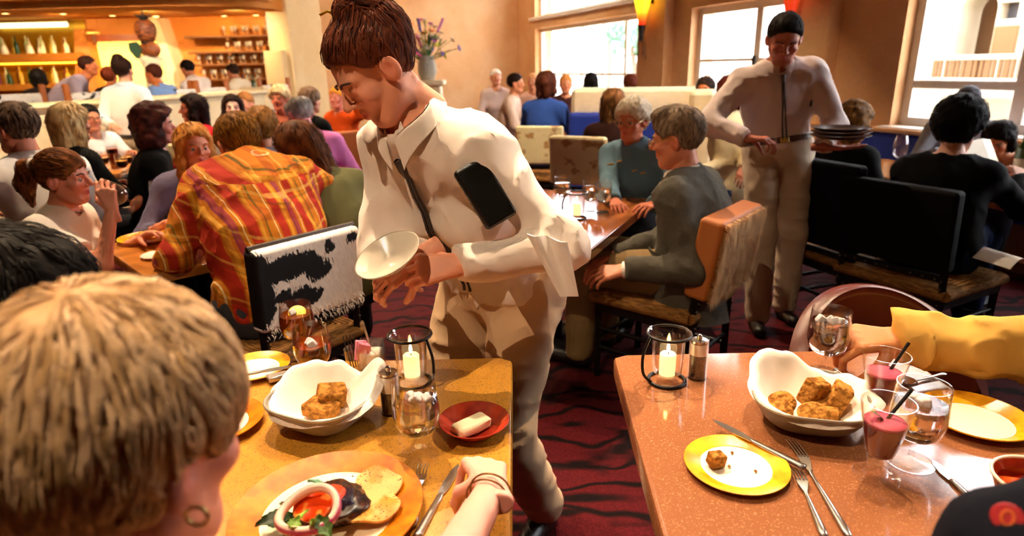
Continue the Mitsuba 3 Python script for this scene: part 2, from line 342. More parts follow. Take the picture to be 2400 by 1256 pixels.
EAR = np.array([.08, -.005, -.008])
def hair_field(style):
    def cap(p, t, c=.02, zmin=-.075, ear=.036, dx=0):
        d = ell(p, (0, -.014, .036), (.077 + t, .097 + t, .087 + t)); d = smax(d, .72 * p[:, 1] - .69 * p[:, 2] - c, .008); d = smax(d, zmin - p[:, 2], .01)
        q = np.stack([np.abs(p[:, 0]), p[:, 1], p[:, 2]], 1)
        if ear: d = smax(d, ear - np.linalg.norm((q - EAR - [0, .012, -.012]) / [2.5, 1, 1.2], axis=1), .008)
        return d
    st = lambda p, a=.003: a * (meshkit.noise(p * [150, 60, 40], 5) - .5)
    if style == 'short': return lambda p: cap(p, .010, .012) + st(p)
    if style == 'shag': return lambda p: cap(p, .016, .03, -.115, .026) + .004 * (meshkit.fbm(p * [60, 40, 22], 2, 3) - .5) + st(p, .006)
    if style == 'crop': return lambda p: cap(p, .006, -.002, -.06) + st(p, .002)
    if style == 'part': return lambda p: smin(cap(p, .009, .018), ell(p, (.018, .035, .105), (.062, .06, .026)), .03) + st(p, .004)
    if style == 'balding': return lambda p: smax(cap(p, .008, .02), -ell(p, (0, .02, .115), (.062, .095, .07)), .01) + st(p, .004)
    if style == 'fluffy': return lambda p: cap(p, .024, .022, -.085, .03) + .014 * (meshkit.fbm(p * 38, 2, 3) - .5)
    if style == 'curly': return lambda p: smin(cap(p, .034, .016, -.12, 0), ell(p, (0, -.04, -.05), (.115, .085, .095)), .03) + .03 * (meshkit.fbm(p * 30, 2, 9) - .5)
    if style == 'bigcurly': return lambda p: smin(cap(p, .042, .014, -.15, 0), ell(p, (0, -.045, -.06), (.14, .1, .11)), .04) + .034 * (meshkit.fbm(p * 26, 2, 4) - .5)
    def drape(p, low, w, back=.05, t=.016, c=.02, fr=.01):
        q = np.stack([np.abs(p[:, 0]), p[:, 1], p[:, 2]], 1); d = cap(p, t, c, -.09, 0)
        s = fold([cone(q, (.066, -.01 + fr, .035), (.076, -.015 + fr, -.06), .03, .032), cone(q, (.076, -.015 + fr, -.06), (w, -.03 + fr, low), .032, .022), cone(q, (.03, -.075, .02), (.035, -.08, low), back, back * .72)], .03)
        return smin(d, s, .025) + st(p, .006)
    if style == 'bob': return lambda p: drape(p, -.085, .07, .052, .022, .012, .006)
    if style == 'shoulder': return lambda p: drape(p, -.15, .085)
    if style == 'long': return lambda p: drape(p, -.24, .085, .046, .014, .002, .022)
    if style == 'longblunt': return lambda p: drape(p, -.20, .10, .056, .024, .012, .0)
    if style == 'pony':
        return lambda p: smin(cap(p, .009, .02, -.05, .03), fold([cone(p, (0, -.105, .05), (0, -.150, .045), .022, .030), cone(p, (0, -.150, .045), (0, -.168, -.03), .033, .036), cone(p, (0, -.168, -.03), (0, -.150, -.12), .034, .012)], .02), .012) + st(p, .005)
    if style == 'topknot': return lambda p: smin(cap(p, .011, .004, -.05, .032), smin(ell(p, (0, -.055, .125), (.052, .05, .042)), ell(p, (0, -.085, .06), (.06, .05, .07)), .03), .02) + .008 * (meshkit.fbm(p * 60, 2, 8) - .5)
    if style == 'slickbun': return lambda p: smin(cap(p, .007, .016, -.05, .032), ell(p, (0, -.115, .01), (.04, .034, .04)), .012) + st(p, .003)
    raise ValueError(style)

_hair = {}
def hair_mesh(style, h):
    k = (style, h)
    if k not in _hair: _hair[k] = nets(hair_field(style), (-.19, -.24, -.30), (.19, .13, .21), h)
    return _hair[k]

def ik(S, W, l1, l2, hint):
    S, W = np.asarray(S, float), np.asarray(W, float); d = W - S; L = np.linalg.norm(d); u = d / (L + 1e-9); L = min(L, (l1 + l2) * .995); W = S + u * L
    a = (l1 * l1 - l2 * l2 + L * L) / (2 * L); b = math.sqrt(max(l1 * l1 - a * a, 0)); h = np.asarray(hint, float) - u * (np.asarray(hint, float) @ u)
    return S + u * a + norm(h) * b, W

def skin_paint(mesh, skin, C, R, hs, lips, eyes_dark):
    q = (mesh.vertices - C) @ R / hs; col = np.tile(np.array(lin(skin)), (len(q), 1)); x = np.abs(q[:, 0])
    inh = (q[:, 1] > .045) & (q[:, 2] > -.12) & (q[:, 2] < .05) & (x < .08) & (q[:, 1] < .14)
    cheek = np.exp(-((x - .04) ** 2 + (q[:, 2] + .022) ** 2) / .0007) * inh; col = col * (1 - cheek[:, None] * np.array([.0, .16, .16]))
    l = np.clip(1.4 - np.sqrt((q[:, 0] / .021) ** 2 + ((q[:, 2] + .0560) / .0105) ** 2) , 0, 1) * inh * (q[:, 1] > .07)
    col = col * (1 - l[:, None]) + np.array(lin(lips)) * l[:, None]
    if eyes_dark:
        e = np.clip(1.6 - np.sqrt(((x - .031) / .012) ** 2 + ((q[:, 2] - .002) / .006) ** 2), 0, 1) * inh
        col = col * (1 - .85 * e[:, None])
    ear = np.exp(-((x - .085) ** 2 / .0002 + (q[:, 2] + .008) ** 2 / .001 + (q[:, 1] + .008) ** 2 / .0006)); col = col * (1 - ear[:, None] * np.array([.0, .25, .25]))
    return np.clip(col, 0, 1)

SKIN, PINK, TAN = 'd99a78', 'dc9080', 'b87a56'
def cloth(c, rough=.85): return mat(c, rough, 0, .08, .1)

def person(label, head, face, sex='m', res='far', s=1.0, skin=SKIN, hair=('short', '3a2416'), top=('e9e2da', 'long', 'crew'), legs='1c1c22', pose='sit', lean=8, side=0, hunch=.03, twist=0,
           look=(0, 0, 0), R=None, L=None, hip=None, ankles=None, group=None, closed=False, shoes='120d0b', glasses=None, tucked=False, collar=None, belt=None, tie=None, fat=1.0, topmat=None, lips=None, wrinkle=.006, hair_scale=1.0, brow=True, seat=.56, necklen=1.0):
    H = RES[res]; f_ = sex == 'f'; key = thing('person', label, 'person', group)
    a = math.radians(face); F = np.array([math.sin(a), math.cos(a), 0]); U = np.array([math.cos(a), -math.sin(a), 0]); Z = np.array([0, 0, 1.0])
    la, sd = math.radians(lean), math.radians(side); w = Z * math.cos(la) + F * math.sin(la); w = norm(w * math.cos(sd) + U * math.sin(sd))
    # head frame
    ya = math.radians(face + look[0]); hf = np.array([math.sin(ya), math.cos(ya), 0]); hr = np.array([math.cos(ya), -math.sin(ya), 0]); pp, rr = math.radians(look[1]), math.radians(look[2])
    hy = hf * math.cos(pp) - Z * math.sin(pp); hz = Z * math.cos(pp) + hf * math.sin(pp); hx = hr * math.cos(rr) - hz * math.sin(rr); hz = hz * math.cos(rr) + hr * math.sin(rr)
    RH = np.stack([hx, hy, hz], 1); C = np.asarray(head, float); hs = s * (.94 if f_ else 1.0)
    skull = C + RH @ np.array([0, -.02, -.065]) * hs
    nb = skull - norm(w * 1.0 + hz * .5) * .095 * s * necklen
    if pose == 'sit':
        Ln = float(np.clip((nb[2] - seat) / max(w[2], .3), .36 * s, .60 * s)); hip_ = nb - w * Ln
    else:
        hip_ = np.asarray(hip, float); Ln = np.linalg.norm(nb - hip_); w = norm(nb - hip_)
    mid = (nb + hip_) / 2 - F * hunch * 2
    sp = lambda t: (1 - t) ** 2 * hip_ + 2 * t * (1 - t) * mid + t * t * nb
    def fr(t):
        wt = norm((1 - t) * (mid - hip_) + t * (nb - mid)); tw = math.radians(twist * t); u = U * math.cos(tw) - F * math.sin(tw); u = norm(u - wt * (u @ wt)); return np.stack([u, np.cross(wt, u), wt], 0)
    g = fat * s; shw = (.155 if f_ else .185) * s; q = Ln / .5
    T0 = [(.03, (.172 if f_ else .162, .118, .13)), (.34, (.128 if f_ else .142, .098 * fat, .15 * q)), (.64, (.148 if f_ else .165, .112, .165 * q))]
    R8 = fr(.86); sh = {+1: sp(.87) + R8[0] * shw, -1: sp(.87) - R8[0] * shw}
    bust = [sp(.62) + fr(.62)[1] * .085 * s + fr(.62)[0] * .07 * s * k for k in (1, -1)] if f_ else []
    def torso(p, off=0.0):
        d = fold([ell(p, sp(t), np.array(r) * g, fr(t)) for t, r in T0], .08)
        d = smin(d, cone(p, sh[1] - R8[0] * .02, sh[-1] + R8[0] * .02, .062 * s, .062 * s), .06)
        d = smin(d, fold([cone(p, sp(.98) + fr(.98)[2] * .01, sh[k] - R8[0] * .03 * k, .047 * s, .045 * s) for k in (1, -1)], .04), .05)
        for b in bust: d = smin(d, np.linalg.norm(p - b, axis=1) - .052 * s, .05)
        return d - off
    l1, l2 = .285 * s * (.93 if f_ else 1), .255 * s * (.93 if f_ else 1); arms = {}; spec = {+1: R, -1: L}
    for k in (1, -1):
        sp_ = spec[k] or {}
        W = np.asarray(sp_.get('at', hip_ + F * .36 * s + U * .17 * k * s + Z * (.80 - hip_[2] if pose == 'sit' else .0)), float)
        hint = np.asarray(sp_.get('hint', U * k * .7 - Z - F * .3), float); el, W = ik(sh[k], W, l1, l2, hint)
        dr_ = norm(sp_.get('dir', W - el)); bk = np.asarray(sp_.get('back', Z + U * k * .2), float); bk = norm(bk - dr_ * (bk @ dr_))
        arms[k] = (sh[k], el, W, dr_, bk, sp_.get('pose', 'relax'), sp_.get('sleeve', top[1]))
    def arm(p, k, off0=0, off1=0, to=1.0, up=1.0):
        S, E, W = arms[k][:3]; d = cone(p, S, E, (.052 if not f_ else .043) * s + off0, (.042 if not f_ else .035) * s + off0)
        if to > 0: d = smin(d, cone(p, E, E + (W - E) * to, (.042 if not f_ else .035) * s + off1, (.042 - .015 * to if not f_ else .035 - .012 * to) * s + off1), .03)
        return d
    # legs
    lg = {}
    for k in (1, -1):
        hj = hip_ + U * .088 * s * k
        if pose == 'sit':
            kn = hj + F * .42 * s + U * .05 * k; kn[2] = max(.50, min(hip_[2], .54)); an = kn + F * .02; an[2] = .09
            if ankles is not None: an = np.asarray(ankles[0 if k > 0 else 1], float)
        else:
            an = np.asarray(ankles[0 if k > 0 else 1], float) if ankles is not None else np.array([hj[0], hj[1], .09]) + U * .03 * k; kn = ik(hj, an, .44 * s * hip_[2] / .95, .43 * s * hip_[2] / .95, F)[0]
        lg[k] = (hj, kn, an)
    def leg(p, k, off=0.0, flare=0.0):
        h_, kn, an = lg[k]; return smin(cone(p, h_, kn, .088 * g + off, .058 * s + off), cone(p, kn, an, .056 * s + off + flare * .5, .036 * s + off + flare), .04)
    neck = lambda p: cone(p, nb - fr(1)[2] * .02, skull, (.056 if not f_ else .047) * s, (.053 if not f_ else .045) * s)
    lo = np.min([hip_, nb, C] + [x for k in (1, -1) for x in (*arms[k][:3], *lg[k])], axis=0) - .2; hi = np.max([hip_, nb, C] + [x for k in (1, -1) for x in (*arms[k][:3], *lg[k])], axis=0) + .2
    def body(p):
        d = torso(p, .004)
        for k in (1, -1): d = smin(d, arm(p, k), .03)
        for k in (1, -1): d = smin(d, leg(p, k, -.008), .03)
        return smin(d, neck(p), .035)
    pieces = [solid_nets(body, lo, hi, H['body']), xf(head_mesh(sex, closed, H['head']), frame(C, *(RH * hs).T))]
    for k in (1, -1):
        S, E, W, d_, b_, ps, _ = arms[k]; x = np.cross(d_, b_); hsz = (.90 if f_ else 1.0) * s
        pieces.append(xf(hand_mesh(ps, H['hand'], k), frame(W, x * hsz, d_ * hsz, b_ * hsz)))
    m = union(pieces); part(key, 'body', m, 'skin', True, color=skin_paint(m, skin, C, RH, hs, lips or ('b8584e' if not f_ else 'b04048'), res == 'far' and not closed))
    # top
    shirt = topmat or cloth(top[0]); long_ = {k: arms[k][6] for k in arms}
    hem = sp(.10) if tucked else hip_ - w * .10; f1, w1 = fr(1)[1], fr(1)[2]
    nk, hole = {'low': (nb + f1 * .035 - w1 * .015, (.092 * s, .10)), 'v': (nb + f1 * .04 - w1 * .01, (.07 * s, .085)), 'jacket': (nb + f1 * .028 + w1 * .004, (.066 * s, .075)), 'high': (nb + w1 * .05, (.058 * s, .06))}.get(top[2], (nb + f1 * .012 + w1 * .015, ((.056 if f_ else .063) * s, .07)))
    def top_(p):
        d = torso(p, .014 * (1.2 if top[2] != 'tight' else .6))
        for k in (1, -1):
            sl = long_[k]
            if sl == 'none': continue
            S, E, W = arms[k][:3]
            if sl == 'short': a_ = cone(p, S, S + (E - S) * .62, .064 * s, .066 * s); a_ = smax(a_, (p - (S + (E - S) * .62)) @ norm(E - S), .01)
            elif sl == 'three': a_ = smax(arm(p, k, .014, .016, .5), (p - (E + (W - E) * .45)) @ norm(W - E) - (np.linalg.norm(p - E, axis=1) > .9), .008)
            else:
                a_ = arm(p, k, .016, .017, 1.0); dw = norm(W - E); cut = np.where(np.linalg.norm(p - S, axis=1) + np.linalg.norm(p - E, axis=1) < .36 * s, -1.0, (p - W) @ dw + .004); a_ = smax(a_, cut, .008)
            d = smin(d, a_, .035)
        d = smax(d, (hem - p) @ w, .012); d = smax(d, -cone(p, nk, skull + hz * .05, *hole), .008)
        if wrinkle:
            d = d + wrinkle * (meshkit.fbm(p * [13, 13, 9], 2, 11) - .5) * 2
            if res == 'near': wp = p + .05 * (meshkit.noise(p * 6, 3) - .5)[:, None]; d = d - wrinkle * .9 * (1 - np.abs(2 * meshkit.noise(wp * [15, 15, 8], 31) - 1)) ** 4
        return d
    part(key, 'shirt', nets(top_, lo, hi, H['cloth']), shirt, True)
    if collar:
        n_, fw, rt = fr(1)[2], fr(1)[1], fr(1)[0]; axis = norm(n_ * 1.0 - fw * .25 + hz * .3); fw2 = norm(fw - axis * (fw @ axis)); rt2 = np.cross(fw2, axis); base = nb + n_ * .012
        def col_(u, v):
            an = (u - .5) * 2 * math.radians(168); front = np.clip(np.abs(u - .5) * 2, 0, 1) ** 6
            r = np.where(v < .4, .064 + v * .0, .066 + (v - .4) * .035 + front * .012 * (v - .4)); hgt = np.where(v < .4, -.01 + v * .11, .034 - (v - .4) * (.055 + .06 * front)) + .006
            return base + ((-np.cos(an) * (r * 1.0 + .004))[:, None] * fw2 * 1.0 + (np.sin(an) * r)[:, None] * rt2) * s + (hgt - .018 * front)[:, None] * axis * s
        part(key, 'collar', grid_sheet(col_, 49, 9, .0025), cloth(collar), True)
    def trous(p):
        d = ell(p, sp(.03), np.array(T0[0][1]) * g + .013, fr(.03)); d = smin(d, ell(p, sp(.16), np.array([.145, .108, .1]) * g + .008, fr(.16)), .05)
        d = smax(d, (p - sp(.16 if tucked else .1)) @ w, .008); d = smin(d, smin(leg(p, 1, .016, .014), leg(p, -1, .016, .014), .012), .03)
        for k in (1, -1): d = smax(d, (.045 - p[:, 2]) - (np.linalg.norm(p - lg[k][2], axis=1) > .3) * 1.0, .006)
        d = d + wrinkle * (meshkit.fbm(p * [11, 11, 8], 2, 21) - .5) * 1.6
        return d - wrinkle * .8 * (1 - np.abs(2 * meshkit.noise(p * [7, 7, 16], 37) - 1)) ** 4 if res == 'near' else d
    part(key, 'trousers', nets(trous, lo - [0, 0, .05], hi, H['cloth'] * (1.0 if pose == 'stand' else 1.6)), cloth(legs), True)
    if belt:
        n_, fw, rt = fr(.15)[2], fr(.15)[1], fr(.15)[0]; an = np.linspace(0, 2 * np.pi, 48, endpoint=False); c_ = sp(.15); rr_ = np.linspace(.06, .30, 61); dirs = np.outer(np.cos(an), rt) + np.outer(np.sin(an), fw); pp_ = c_ + dirs[:, None] * rr_[None, :, None]
        ins = (np.minimum(torso(pp_.reshape(-1, 3), .015), trous(pp_.reshape(-1, 3))) < 0).reshape(48, 61); rad = np.array([rr_[np.where(i)[0][-1]] if i.any() else .15 for i in ins]); rad = (rad + np.roll(rad, 1) + np.roll(rad, -1)) / 3 + .004; ring = c_ + dirs * rad[:, None]
        b = cat_([tube(ring + n_ * z, .0075, 6, True) for z in (-.011, -.004, .004, .011)]); part(key, 'belt', b, mat(belt, .4), True)
        part(key, 'belt_buckle', xf(box((.045, .008, .034), bevel=.003), frame(ring[12] + fw * .006, rt, fw, n_)), mat('b8a070', .3, 1.0), False)
    if tie:
        pts = []
        for t in np.linspace(1.0, .16, 22):
            Rt = fr(t); p0 = sp(t); st_ = np.array([p0 + Rt[1] * r_ for r_ in np.linspace(.02, .30, 57)]); ins = np.where(torso(st_, .022) < 0)[0]; pts.append(st_[ins[-1]] + Rt[1] * .007 if len(ins) else p0 + Rt[1] * .13)
        pts = np.array(pts); rt = fr(.6)[0]; wd = np.interp(np.arange(22), [0, 2, 21], [.013, .006, .014])
        part(key, 'tie', cat_([tube(pts + rt * (j * .0075) * np.linspace(.5, 1.4, 22)[:, None], .0045, 6) for j in (-1, 1)] + [tube(pts[:3], [.014, .012, .007], 8)]), mat(tie, .6), True)
    for k in (1, -1):
        an = lg[k][2]; ff = norm(np.array([F[0], F[1], 0]) + U * .12 * k)
        if an[2] > .2: continue
        sh_ = lambda p: smax(fold([cone(p, an + ff * -.03 - Z * (an[2] - .035), an + ff * .13 - Z * (an[2] - .03), .042, .036), cone(p, an + Z * .0, an - Z * .04, .047, .045)], .03), (.002 - p[:, 2]), .004)
        part(key, 'shoe', nets(sh_, np.array([an[0] - .25, an[1] - .25, -.01]), np.array([an[0] + .25, an[1] + .25, an[2] + .08]), max(H['cloth'], .012)), mat(shoes, .4), True)
    # hair, eyes, brows, glasses
    if hair:
        hm = xf(hair_mesh(hair[0], H['hair']), frame(C, *(RH * hs * hair_scale).T)); lc = (hm.vertices - C) @ RH
        st = meshkit.fbm(lc * [90, 40, 22], 2, 2); base = np.array(lin(hair[1])); c2 = np.array(lin(hair[2])) if len(hair) > 2 else base * 1.7
        part(key, 'hair', hm, 'hair_vc', True, color=np.clip(base + (c2 - base) * np.clip(st * 1.6 - .35, 0, 1)[:, None], 0, 1))
    if res != 'far' and brow:
        for k in (1, -1): part(key, 'eyebrow', xf(tube(bez([(k * .016, .0915, .0215), (k * .032, .088, .0285), (k * .049, .073, .0215)], 5), [.0018] + [.0030] * 8 + [.0012], 5), frame(C, *(RH * hs).T)), mat(hair[1] if hair else '4a3020', .8), True)
        if not closed:
            for k in (1, -1):
                e = trimesh.creation.icosphere(2, .0118); n = e.vertices / .0118; gz = n @ norm([0, 1, -.12]); col = np.where(gz[:, None] > .95, lin('100c0a'), np.where(gz[:, None] > .82, lin('3a2a1c'), lin('b0a498')))
                part(key, 'eye', xf(mv(e, (k * .0312, .0722, .0015)), frame(C, *(RH * hs).T)), 'vc_gloss', True, color=col)
    if glasses:
        ri = [tube([(k * .033 + .022 * math.cos(t) * (1 + .1 * math.sin(t) ** 2), .101, .0 + .017 * math.sin(t)) for t in np.linspace(0, 2 * np.pi, 28, endpoint=False)], .0021, 6, True) for k in (1, -1)]
        ri += [tube(bez([(-.011, .101, .004), (0, .105, .007), (.011, .101, .004)], 4), .0014, 6)] + [tube(bez([(k * .055, .100, .004), (k * .081, .07, .006), (k * .088, -.002, .010), (k * .086, -.02, -.01)], 6), .0021, 6) for k in (1, -1)]
        part(key, 'glasses', xf(cat_(ri), frame(C, *(RH * hs).T)), mat(glasses, .25, 1.0), True)
    INFO[key] = dict(C=C, RH=RH, hs=hs, arms=arms, sp=sp, fr=fr, F=F, U=U, hip=hip_, nb=nb, top=top_, lg=lg, sh=sh, haircol=hair)
    if hair and hair[0] not in ('curly', 'bigcurly') and res != 'far' and label[:28] != 'person with short blond hair': strands(key, 700 if res == 'near' else 300, len(INFO), .07 if hair[0] in ('long', 'longblunt', 'shoulder', 'bob') else .05, None, .0024 if res == 'near' else .0042, .0022 if hair[0] in ('topknot', 'slickbun', 'pony', 'crop', 'part') else .004)
    return key
INFO = {}
def strands(key, n, seed, ln=.075, col=None, w=.0021, lift=.0035, S=7):
    """locks of hair lying along the flow from the crown, on the hair that person() built"""
    from scipy.spatial import cKDTree
    f = INFO[key]; v, fc = meshkit.WRITTEN[scene[key + '__hair']['filename']][:2]; v = v.astype(float); q = np.random.default_rng(seed); nrm = trimesh.Trimesh(v, fc, process=False).vertex_normals
    tree = cKDTree(v); crown = f['C'] + f['RH'] @ np.array([.01, -.05, .13]); down = -f['RH'][:, 2]; i0 = q.choice(len(v), n); p = v[i0]; l = ln * q.uniform(.5, 1.2, n); P, N = [], []
    for s in range(S):
        j = tree.query(p)[1]; nn = nrm[j]; P.append(v[j] + nn * (.001 + lift * math.sin(s / (S - 1) * math.pi))); N.append(nn); d = p - crown; low = np.clip(-((v[j] - f['C']) @ f['RH'])[:, 2] / .08 + .3, 0, 1)[:, None]
        bun = {'topknot': (0, -.075, .13), 'slickbun': (0, -.12, .01), 'pony': (0, -.12, .05)}.get(f['haircol'][0]); d = d / (np.linalg.norm(d, axis=1, keepdims=True) + 1e-9) * (1 - low) + down * (.35 + low) + q.normal(size=(n, 3)) * .12
        if bun is not None: e = f['C'] + f['RH'] @ np.array(bun) * f['hs'] - p; ne = np.linalg.norm(e, axis=1, keepdims=True); d = np.where((((v[j] - f['C']) @ f['RH'])[:, 1:2] < -.135) & (f['haircol'][0] == 'pony'), down + q.normal(size=(n, 3)) * .1, e / (ne + 1e-9) + np.cross(f['RH'][:, 2], e) * 14 * (ne < .06) + q.normal(size=(n, 3)) * .1)
        d -= nn * (d * nn).sum(1, keepdims=True); p = v[j] + d / (np.linalg.norm(d, axis=1, keepdims=True) + 1e-9) * l[:, None] / S
    P, N = np.stack(P, 1), np.stack(N, 1); t = np.gradient(P, axis=1); side = np.cross(t, N); side /= np.linalg.norm(side, axis=2, keepdims=True) + 1e-9; r = (w * np.sin(np.linspace(.25, 3.0, S)))[None, :, None]
    V = np.stack([P - side * r, P + N * r * .7, P + side * r], 2).reshape(-1, 3); b = (np.arange(n) * 3 * S)[:, None, None] + (np.arange(S - 1) * 3)[None, :, None] + np.arange(2)[None, None]; b = b.ravel()
    F = np.vstack([np.stack([b, b + 1, b + 4], 1), np.stack([b, b + 4, b + 3], 1)])
    if col is None: h = f['haircol']; c0 = np.array(lin(h[1])) * .6; c1 = np.array(lin(h[2])) if len(h) > 2 else np.array(lin(h[1])) * 2.2
    else: c0, c1 = np.array(lin(col[0])), np.array(lin(col[1]))
    C_ = np.repeat(c0 + (c1 - c0) * q.random((n, 1)) ** 1.3, 3 * S, 0)
    part(key, 'strands', trimesh.Trimesh(V, F, process=False), 'hair_vc', True, kind='stuff', color=C_)
# ---------------------------------------------------------------- the room
def plaster(base, warm):
    def fn(p, n, uv):
        t = mfbm(p.x * 1.3 + p.y * .7, p.z * 1.3, p.y * 1.1, 4); g = mfbm(p.x * 30, p.y * 30, p.z * 30, 2)
        return mix(base, warm, smoothstep(.3, .72, t)) * (0.94 + 0.12 * g)
    return fn
pmat('wall_plaster', plaster(lin('dcb48a'), lin('cf9d6c')), .85, spec=.2, bump=lambda p, n, uv: mfbm(p.x * 9, p.y * 9, p.z * 9, 3), bscale=.012)
pmat('bar_plaster', plaster(lin('c98a4c'), lin('b8722f')), .85, spec=.2, bump=lambda p, n, uv: mfbm(p.x * 6, p.y * 6, p.z * 6, 3), bscale=.012)
pmat('cream_plaster', plaster(lin('f4e6c6'), lin('ead6ae')), .8, spec=.2, bump=lambda p, n, uv: mfbm(p.x * 9, p.y * 9, p.z * 9, 3), bscale=.008)
def carpet_fn(p, n, uv):
    wv = p.y * 16 + mfbm(p.x * 3.2, p.y * 3.2, 0, 3) * 5.5 + p.x * 1.5
    a = smoothstep(.10, .42, dr.abs(dr.sin(wv))); w = mfbm(p.x * 6 + 9, p.y * 14, 3, 2)
    a = a * smoothstep(.25, .5, w + .1)
    knit = .7 + .6 * mnoise(p.x * 220, p.y * 220, 0)
    return mix(lin('0c0203'), lin('40080d'), a) * knit
pmat('carpet', carpet_fn, .95, spec=.1, sheen=.3)
WHITE, CREAM = mat('f0ebe2', .45), mat('efe4cc', .6)

WP, WD = np.array([3.5875, 5.875, 0]), np.array([-.3546, .9350, 0]); WN = np.array([WD[1], -WD[0], 0])
def wall_pt(t, e, z): return WP + WD * t + WN * e + np.array([0, 0, z])
WM = frame(WP, WD, [0, 0, 1], WN)                      # local: x along the wall, y up, z outwards
T_END, T_FAR = -11.8, 9.44
OPEN = [(4.56, 8.49, .86, 2.22), (4.56, 8.49, 2.42, 3.95), (1.47, 3.25, .86, 2.18), (1.47, 3.25, 2.42, 3.95), (-3.6, .12, .90, 2.22), (-3.6, .12, 2.42, 3.95)]
inside = sg.Polygon([wall_pt(-14, .38, 0)[:2], wall_pt(16, .38, 0)[:2], wall_pt(16, -30, 0)[:2], wall_pt(-14, -30, 0)[:2]]).intersection(sg.box(-11.3, -5.1, 12, 15.4))
struct('floor', extrude(inside, .1, (0, 0, -.1)), 'carpet')
struct('ceiling', extrude(inside, .2, (0, 0, CEIL)), mat('6e4c2e', .9))
poly = sg.box(T_END, -.2, T_FAR, CEIL)
for a, b, c, d in OPEN: poly = poly.difference(sg.box(a, c, b, d))
struct('wall_right', xf(extrude(poly, .38), WM), 'wall_plaster')
for i, (a, b) in enumerate([(3.62, 4.28), (.82, 1.30)]):
    m = extrude(sg.box(a, -.1, b, CEIL - .02).buffer(-.05).buffer(.05), .16)
    part('wall_right', 'pilaster', xf(mv(m, (0, 0, -.16)), WM), 'wall_plaster', 30)
# windows: frame, mullions, rails, one pane per light
def window(n, a, b, c, d, bars, rails, fw=.07, dep=.12):
    key = f'window_{n}'; labels[key] = {'kind': 'structure'}; _used[key] = 1
    ring = sg.box(a, c, b, d).difference(sg.box(a + fw, c + fw, b - fw, d - fw))
    part(key, 'frame', xf(mv(extrude(ring, .07), (0, 0, dep)), WM), WHITE, False)
    for x, w in bars: part(key, 'mullion', xf(box((w, d - c - 2 * fw, .06), (x, (c + d) / 2, dep + .035), .008), WM), WHITE, False)
    xs = [a + fw] + sorted(x for x, w in bars) + [b - fw]
    for z, w in rails: part(key, 'rail', xf(box((b - a - 2 * fw, w, .065), ((a + b) / 2, z, dep + .035), .008), WM), WHITE, False)
    zs = [c + fw] + sorted(z for z, w in rails) + [d - fw]
    for i in range(len(xs) - 1):
        for j in range(len(zs) - 1):
            q = trimesh.Trimesh([(xs[i], zs[j], dep + .03), (xs[i + 1], zs[j], dep + .03), (xs[i + 1], zs[j + 1], dep + .03), (xs[i], zs[j + 1], dep + .03)], [[0, 1, 2], [0, 2, 3]], process=False)
            part(key, 'pane', xf(q, WM), 'clear_glass', False)
    part(key, 'sill', xf(box((b - a + .1, .05, .5), ((a + b) / 2, c - .02, -.0 + .12), .012), WM), WHITE, False)
window(1, 4.56, 8.49, .86, 2.22, [(5.12, .07), (5.89, .035), (6.66, .035), (7.37, .035), (8.0, .035)], [(1.34, .045)])
window(2, 4.56, 8.49, 2.42, 3.95, [(6.5, .06)], [(3.2, .05)])
window(3, 1.47, 3.25, .86, 2.18, [(2.12, .11)], [(1.52, .04)], .09)
window(4, 1.47, 3.25, 2.42, 3.95, [(2.12, .08)], [])
window(5, -3.6, .12, .90, 2.22, [(-.87, .11), (-2.3, .09)], [(1.27, .075)], .08)
window(6, -3.6, .12, 2.42, 3.95, [(-.87, .09), (-2.3, .09)], [])
part('window_3', 'latch', xf(box((.05, .13, .03), (2.12, 1.50, .10), .008), WM), mat('2a2622', .4, .8), False)

# back wall, column, bar alcove, the walls out of view
CORN = wall_pt(T_FAR, 0, 0); BD = np.array([-.9350, -.3546, 0]); BN = np.array([-.3546, .9350, 0])
BM = frame(CORN, BD, [0, 0, 1], np.cross(BD, [0, 0, 1]))   # local x along the back wall to the left, y up
struct('wall_back', xf(mv(extrude(sg.box(-.4, -.2, 4.9, CEIL), .3), (0, 0, -.3 if np.cross(BD, [0, 0, 1]) @ [0, -1, 0] > 0 else 0)), BM), 'wall_plaster')
COL = ray_at(684, 200, 12.3)
struct('wall_left', box((.3, 20, CEIL), (-11.15, 5.1, CEIL / 2)), 'bar_plaster')
struct('wall_front', box((18.9, .3, CEIL), (-1.85, -4.95, CEIL / 2)), mat('4a3022', .9))
cx, cy = COL[0], COL[1]
shape = [(-.16, 0), (.16, 0), (.19, .34), (.19, 1.3), (-.20, 1.3), (-.20, .34)]
labels['wall_column'] = {'kind': 'structure'}
part('wall_column', 'shaft', mv(rot(extrude(sg.Polygon([(-.19, -.2), (.19, -.2), (.19, .9), (-.19, .9)]).buffer(.04), CEIL), [0, 0, 1], -14), (cx, cy, 0)), 'cream_plaster', 30)
part('wall_column', 'plinth', mv(rot(extrude(sg.Polygon([(-.24, -.34), (.08, -.34), (.08, .2), (-.24, .2)]).buffer(.04), 1.86), [0, 0, 1], -14), (cx, cy, 0)), 'cream_plaster', 30)

